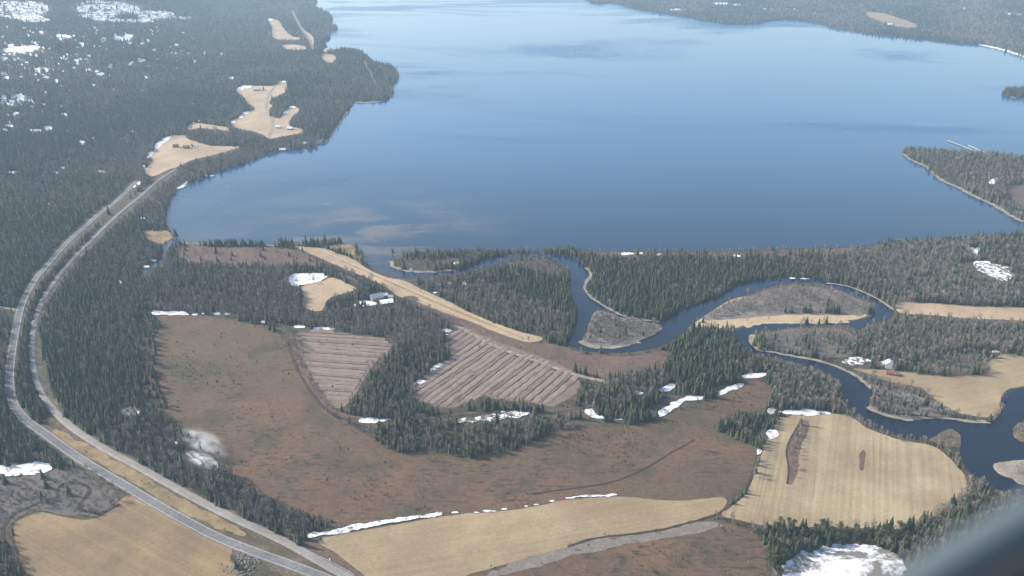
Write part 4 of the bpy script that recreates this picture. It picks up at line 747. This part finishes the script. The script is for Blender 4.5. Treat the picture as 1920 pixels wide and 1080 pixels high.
def house(u, v, W, D, Hh, rz, wall, roof, name, label, cat, chim=True, rise=None):
    x, y = at(u, v); root = empty(name, (x, y, float(hgt(x, y))+.2), rz); tag(root, label, cat); rise = rise or D*.38
    a, c = W/2, D/2
    V = [(-a, -c, -1), (a, -c, -1), (a, c, -1), (-a, c, -1), (-a, -c, Hh), (a, -c, Hh), (a, c, Hh), (-a, c, Hh), (-a, 0, Hh+rise), (a, 0, Hh+rise)]
    link('wall', mesh('wall', V, [(0, 1, 5, 4), (2, 3, 7, 6), (1, 2, 6, 9, 5), (3, 0, 4, 8, 7)]), wall, root)
    e, t = .6, .25; k = rise/c; V = []
    for dz in (0.05, t+.05):
        V += [(-a-e, -c-e, Hh-e*k+dz), (a+e, -c-e, Hh-e*k+dz), (a+e, 0, Hh+rise+dz), (-a-e, 0, Hh+rise+dz), (a+e, c+e, Hh-e*k+dz), (-a-e, c+e, Hh-e*k+dz)]
    r_ = link('roof', mesh('roof', V, [(6, 7, 8, 9), (9, 8, 10, 11), (1, 0, 3, 2), (2, 3, 5, 4), (0, 1, 7, 6), (4, 5, 11, 10), (1, 2, 8, 7), (2, 4, 10, 8), (0, 6, 9, 3), (3, 9, 11, 5)]), roof, root)
    if chim: prism('chimney', .8, .8, Hh+rise*.5, Hh+rise+1.1, 'brick', r_, (W*.18, .7))
    for sx in ([-.33, .0, .33] if W > 9 else [-.25, .25]): window(root, sx*W, -c-.03, Hh*.58, 0); window(root, sx*W, c+.03, Hh*.58, math.pi)
    window(root, a+.03, 0, Hh*.58, math.pi/2)
    dr = prism('door', 1.1, .12, 0, 2.1, 'timber', root, (W*.16, -c-.06)); prism('handle', .08, .08, 1.0, 1.15, 'steel', dr, (W*.16+.4, -c-.16))
    return root
house(706, 561, 13, 11, 4, .5, 'grey_wall', 'grey_roof', 'house', 'house with a large grey roof beside the airstrip', 'house', rise=2.6)
house(725, 570, 13, 9, 3, .35, 'timber', 'snowy_roof', 'barn', 'low barn with a snow white roof below the grey roofed house', 'barn', False, 1.6)
house(722, 556, 5, 4, 2.4, .3, 'grey_wall', 'snowy_roof', 'shed', 'small snow covered shed behind the grey roofed house', 'shed', False)
house(733, 559, 5, 4, 2.2, .1, 'timber', 'pale_roof', 'shed', 'small pale shed nearest the airstrip', 'shed', False)
house(1666, 689, 6, 6, 5, 1.2, 'white_paint', 'snowy_roof', 'farmhouse', 'narrow white farmhouse by the dry field near the river', 'house')
house(1656, 684, 6, 4, 2.6, .4, 'grey_wall', 'snowy_roof', 'shed', 'snow roofed shed left of the white farmhouse', 'shed', False)
house(1673, 702, 10, 4.5, 1.8, -.35, 'red_paint', 'red_roof', 'barn', 'low dark red barn just below the white farmhouse', 'barn', False, 1.2)
house(482, 170, 16, 9, 4, .05, 'yellow_paint', 'pale_roof', 'barn', 'long pale roofed barn in the branching farmland', 'barn', False)
house(330, 276, 9, 6, 3, .2, 'red_paint', 'red_roof', 'farmhouse', 'red farmhouse in the pale field where the railway meets the shore', 'house')
house(350, 278, 10, 6, 3, -.1, 'red_paint', 'red_roof', 'barn', 'red barn right of the red farmhouse', 'barn', False)
house(521, 240, 9, 7, 3, .1, 'white_paint', 'snowy_roof', 'farmhouse', 'white farmhouse at the foot of the branching farmland', 'house')
house(544, 243, 10, 6, 3, 0, 'red_paint', 'snowy_roof', 'barn', 'white roofed red barn right of the white farmhouse by the far shore', 'barn', False)
house(571, 271, 7, 5, 2.6, .2, 'white_paint', 'snowy_roof', 'cabin', 'white cabin at the tip of the left shore bend', 'cabin')
house(599, 268, 11, 7, 3, .5, 'white_paint', 'grey_roof', 'cabin', 'cabin with pale walls nearest the water on the left shore', 'cabin')
house(530, 283, 10, 6, 2.6, .2, 'grey_wall', 'snowy_roof', 'boathouse', 'low boathouse on the left lakeshore', 'boathouse', False)
house(1863, 343, 12, 8, 5, .6, 'white_paint', 'pale_roof', 'house', 'white house in the wooded peninsula', 'house')
house(1830, 475, 6, 6, 4.5, .6, 'white_paint', 'snowy_roof', 'cabin', 'small white cabin in the woods right of the near lakeshore', 'cabin')
house(1818, 471, 7, 5, 2.6, .2, 'timber', 'pale_roof', 'shed', 'pale shed left of the small white cabin', 'shed', False)
house(612, 95, 10, 7, 4, .2, 'white_paint', 'snowy_roof', 'farmhouse', 'white farmhouse at the far left bay', 'house')
# cleared spots round the buildings are part of the tree rasters above; jetty on the far side of the peninsula
def bar(name, a, c, w_, z0, z1, mat, parent, inv=None):
    a, c = np.array(a), np.array(c); t = (c-a)/np.linalg.norm(c-a); n = np.array([-t[1], t[0]])*w_/2
    V = [(*p, z) for z in (z0, z1) for p in (a-n, c-n, c+n, a+n)]; V = [(p[0]-inv[0], p[1]-inv[1], p[2]) for p in V] if inv is not None else V
    return link(name, mesh(name, V, [(3, 2, 1, 0), (4, 5, 6, 7), (0, 1, 5, 4), (1, 2, 6, 5), (2, 3, 7, 6), (3, 0, 4, 7)]), mat, parent)
j0, j1 = flat([(1777, 265), (1850, 293)]); pier = empty('jetty', (j0[0], j0[1], 0)); tag(pier, 'long pale jetty running out behind the wooded peninsula', 'jetty')
bar('deck', j0, j1, 3.6, 1.3, 1.8, 'grey_wall', pier, j0)
for t in np.linspace(.02, .98, 14):
    q = j0+(j1-j0)*t; bar('post', q-[.3, 0], q+[.3, 0], .6, -.5, 1.3, 'timber', pier, j0)
j2, j3 = flat([(1815, 277), (1850, 293)]); pier2 = empty('breakwater', (j2[0], j2[1], 0)); tag(pier2, 'second pale strip beside the long jetty', 'jetty'); bar('deck', j2+[9, 16], j3+[9, 16], 2.5, .2, 1.2, 'grey_wall', pier2, j2)
# guard rail and signal post by the railway at the bottom edge
G = ground([(600, 1046), (618, 1054), (640, 1066), (665, 1080)]); gr = empty('guard_rail', (*G[0], 0.3)); tag(gr, 'pale guard rail beside the railway at the bottom edge', 'guard rail')
gl = resample(G, 3.0)
for i in range(len(gl)-1):
    bar('rail', gl[i], gl[i+1], .10, .75, 1.05, 'galvanised', gr, G[0])
for q in gl: bar('post', q-[.06, 0], q+[.06, 0], .12, 0, .78, 'galvanised', gr, G[0])
q = at(619, 1056); sg = empty('signal_post', (*q, .3)); tag(sg, 'short white signal box on a post beside the railway guard rail', 'signal')
bar('post', (-.1, 0), (.1, 0), .2, 0, 2.2, 'galvanised', sg); bar('signal_box', (-.5, 0), (.5, 0), .6, 2.2, 3.3, 'white_paint', sg)
# heap of stones at the field corner
g = random.Random(4); V, F = [], []; sx_, sy_ = at(455, 1058)
for _ in range(160):
    x, y, r_ = sx_+g.gauss(0, 5), sy_+g.gauss(0, 6), g.uniform(.25, .8); i = len(V)
    V += [(x+math.cos(a)*r_*g.uniform(.7, 1.2), y+math.sin(a)*r_, .25) for a in (0, 1.57, 3.14, 4.71)]+[(x+math.cos(a)*r_*.7, y+math.sin(a)*r_*.7, .25+r_*.7) for a in (.3, 1.8, 3.4, 5)]
    F += [(i+k, i+(k+1) % 4, i+4+(k+1) % 4, i+4+k) for k in range(4)]+[(i+4, i+5, i+6, i+7)]
tag(link('stone_heap', mesh('stone_heap', V, F), 'stone'), 'heap of grey field stones beside the road', kind='stuff')

# ------------------------------------------------------------------ the aircraft's own window frame, close to the lens
cm = camo.matrix_basis if False else (Matrix.Translation(Vector((0, 0, H))) @ Matrix.Rotation(math.pi/2-PITCH, 4, 'X'))
def near(u, v, d): return cm @ Vector(((u-960)/FPX*d, (540-v)/FPX*d, -d))
wf = empty('aircraft_window_frame', near(1850, 1090, .36)); tag(wf, 'blurred dark teal aircraft window frame crossing the lower right corner', 'window frame')
wi = Matrix.Translation(wf.location).inverted()
def rod(name, off, rad, dist, mat, flatz=1.0, n=14):  # a curved moulding, its section an ellipse, following the window's edge
    V, F = [], []; ks = 24
    for i in range(ks):
        f = i/(ks-1); u = 1350+900*f; v = 1262-0.595*(u-1350)-26*math.sin(f*math.pi)*0.6
        nx_, ny_ = .511, .859; p = near(u+nx_*off, v+ny_*off, dist); a1 = (near(u+nx_, v+ny_, dist)-near(u, v, dist)).normalized(); a2 = (p-Vector((0, 0, H))).normalized()
        for k in range(n):
            t = 2*math.pi*k/n; V.append(wi @ (p+a1*math.cos(t)*rad+a2*math.sin(t)*rad*flatz))
    for i in range(ks-1):
        for k in range(n): F.append((i*n+k, i*n+(k+1) % n, (i+1)*n+(k+1) % n, (i+1)*n+k))
    me_ = mesh(name, V, F)
    for pl in me_.polygons: pl.use_smooth = True
    return link(name, me_, mat, wf)
rod('outer_moulding', 84, .0155, .34, 'frame_paint'); rod('rubber_seal', 160, .012, .33, 'seal_rubber'); rod('inner_trim', 245, .018, .35, 'trim_plastic'); rod('lower_panel', 380, .030, .36, 'seal_rubber')

# ------------------------------------------------------------------ thin smoke drifting along the tree line
sm_ = bpy.data.materials.new('smoke'); sm_.use_nodes = True; nt = sm_.node_tree; nt.nodes.clear(); pv = nt.nodes.new('ShaderNodeVolumePrincipled'); ho = nt.nodes.new('ShaderNodeOutputMaterial'); tc = nt.nodes.new('ShaderNodeTexCoord')
nz = noise(nt, tc.outputs['Object'], 1.7, 4, 0.6, 0.5); ln = nt.nodes.new('ShaderNodeVectorMath'); ln.operation = 'LENGTH'; nt.links.new(tc.outputs['Object'], ln.inputs[0])
fo = nt.nodes.new('ShaderNodeMapRange'); fo.interpolation_type = 'SMOOTHSTEP'; fo.inputs[1].default_value = 1.0; fo.inputs[2].default_value = 0.1; fo.inputs[3].default_value = 0; fo.inputs[4].default_value = 0.26; nt.links.new(ln.outputs['Value'], fo.inputs[0])
m1 = nt.nodes.new('ShaderNodeMath'); m1.operation = 'MULTIPLY'; nt.links.new(fo.outputs[0], m1.inputs[0]); nt.links.new(ramp(nt, nz, [(0.42, (0, 0, 0)), (0.66, (1, 1, 1))]), m1.inputs[1]); nt.links.new(m1.outputs[0], pv.inputs['Density'])
pv.inputs['Color'].default_value = (0.97, 0.97, 0.97, 1); nt.links.new(pv.outputs[0], ho.inputs['Volume'])
import bmesh
for (u0, v0), (u1, v1), wd, hg in (((330, 812), (432, 868), 13, 7), ((350, 858), (412, 890), 9, 6), ((222, 776), (270, 786), 7, 5)):
    p, q = flat([(u0, v0), (u1, v1)]); c = (p+q)/2; L = np.linalg.norm(q-p)/2
    bm = bmesh.new(); bmesh.ops.create_icosphere(bm, subdivisions=3, radius=1.0); me = bpy.data.meshes.new('smoke_plume'); bm.to_mesh(me); bm.free(); me.materials.append(sm_)
    o = link('smoke_plume', me, None, None, (c[0], c[1], hg*.8)); o.scale = (L, wd, hg); o.rotation_euler = (0, 0, math.atan2(q[1]-p[1], q[0]-p[0])); tag(o, 'thin white smoke drifting over the edge of the bog', kind='stuff')
# ------------------------------------------------------------------ haze
hx0, hx1, hy0, hy1, hz0, hz1 = -9000, 9000, -1500, 12000, -1.0, H+12
V = [(x, y, z) for z in (hz0, hz1) for x, y in ((hx0, hy0), (hx1, hy0), (hx1, hy1), (hx0, hy1))]
hz = link('haze', mesh('haze', V, [(3, 2, 1, 0), (4, 5, 6, 7), (0, 1, 5, 4), (1, 2, 6, 5), (2, 3, 7, 6), (3, 0, 4, 7)])); tag(hz, 'pale blue haze over the whole landscape', kind='stuff')
hm = bpy.data.materials.new('haze'); hm.use_nodes = True; hn = hm.node_tree; hn.nodes.clear(); pv = hn.nodes.new('ShaderNodeVolumePrincipled'); ho = hn.nodes.new('ShaderNodeOutputMaterial')
pv.inputs['Color'].default_value = (0.60, 0.81, 1.0, 1); pv.inputs['Density'].default_value = HAZE_DENSITY; pv.inputs['Anisotropy'].default_value = 0.1; hn.links.new(pv.outputs[0], ho.inputs['Volume']); hz.data.materials.append(hm)
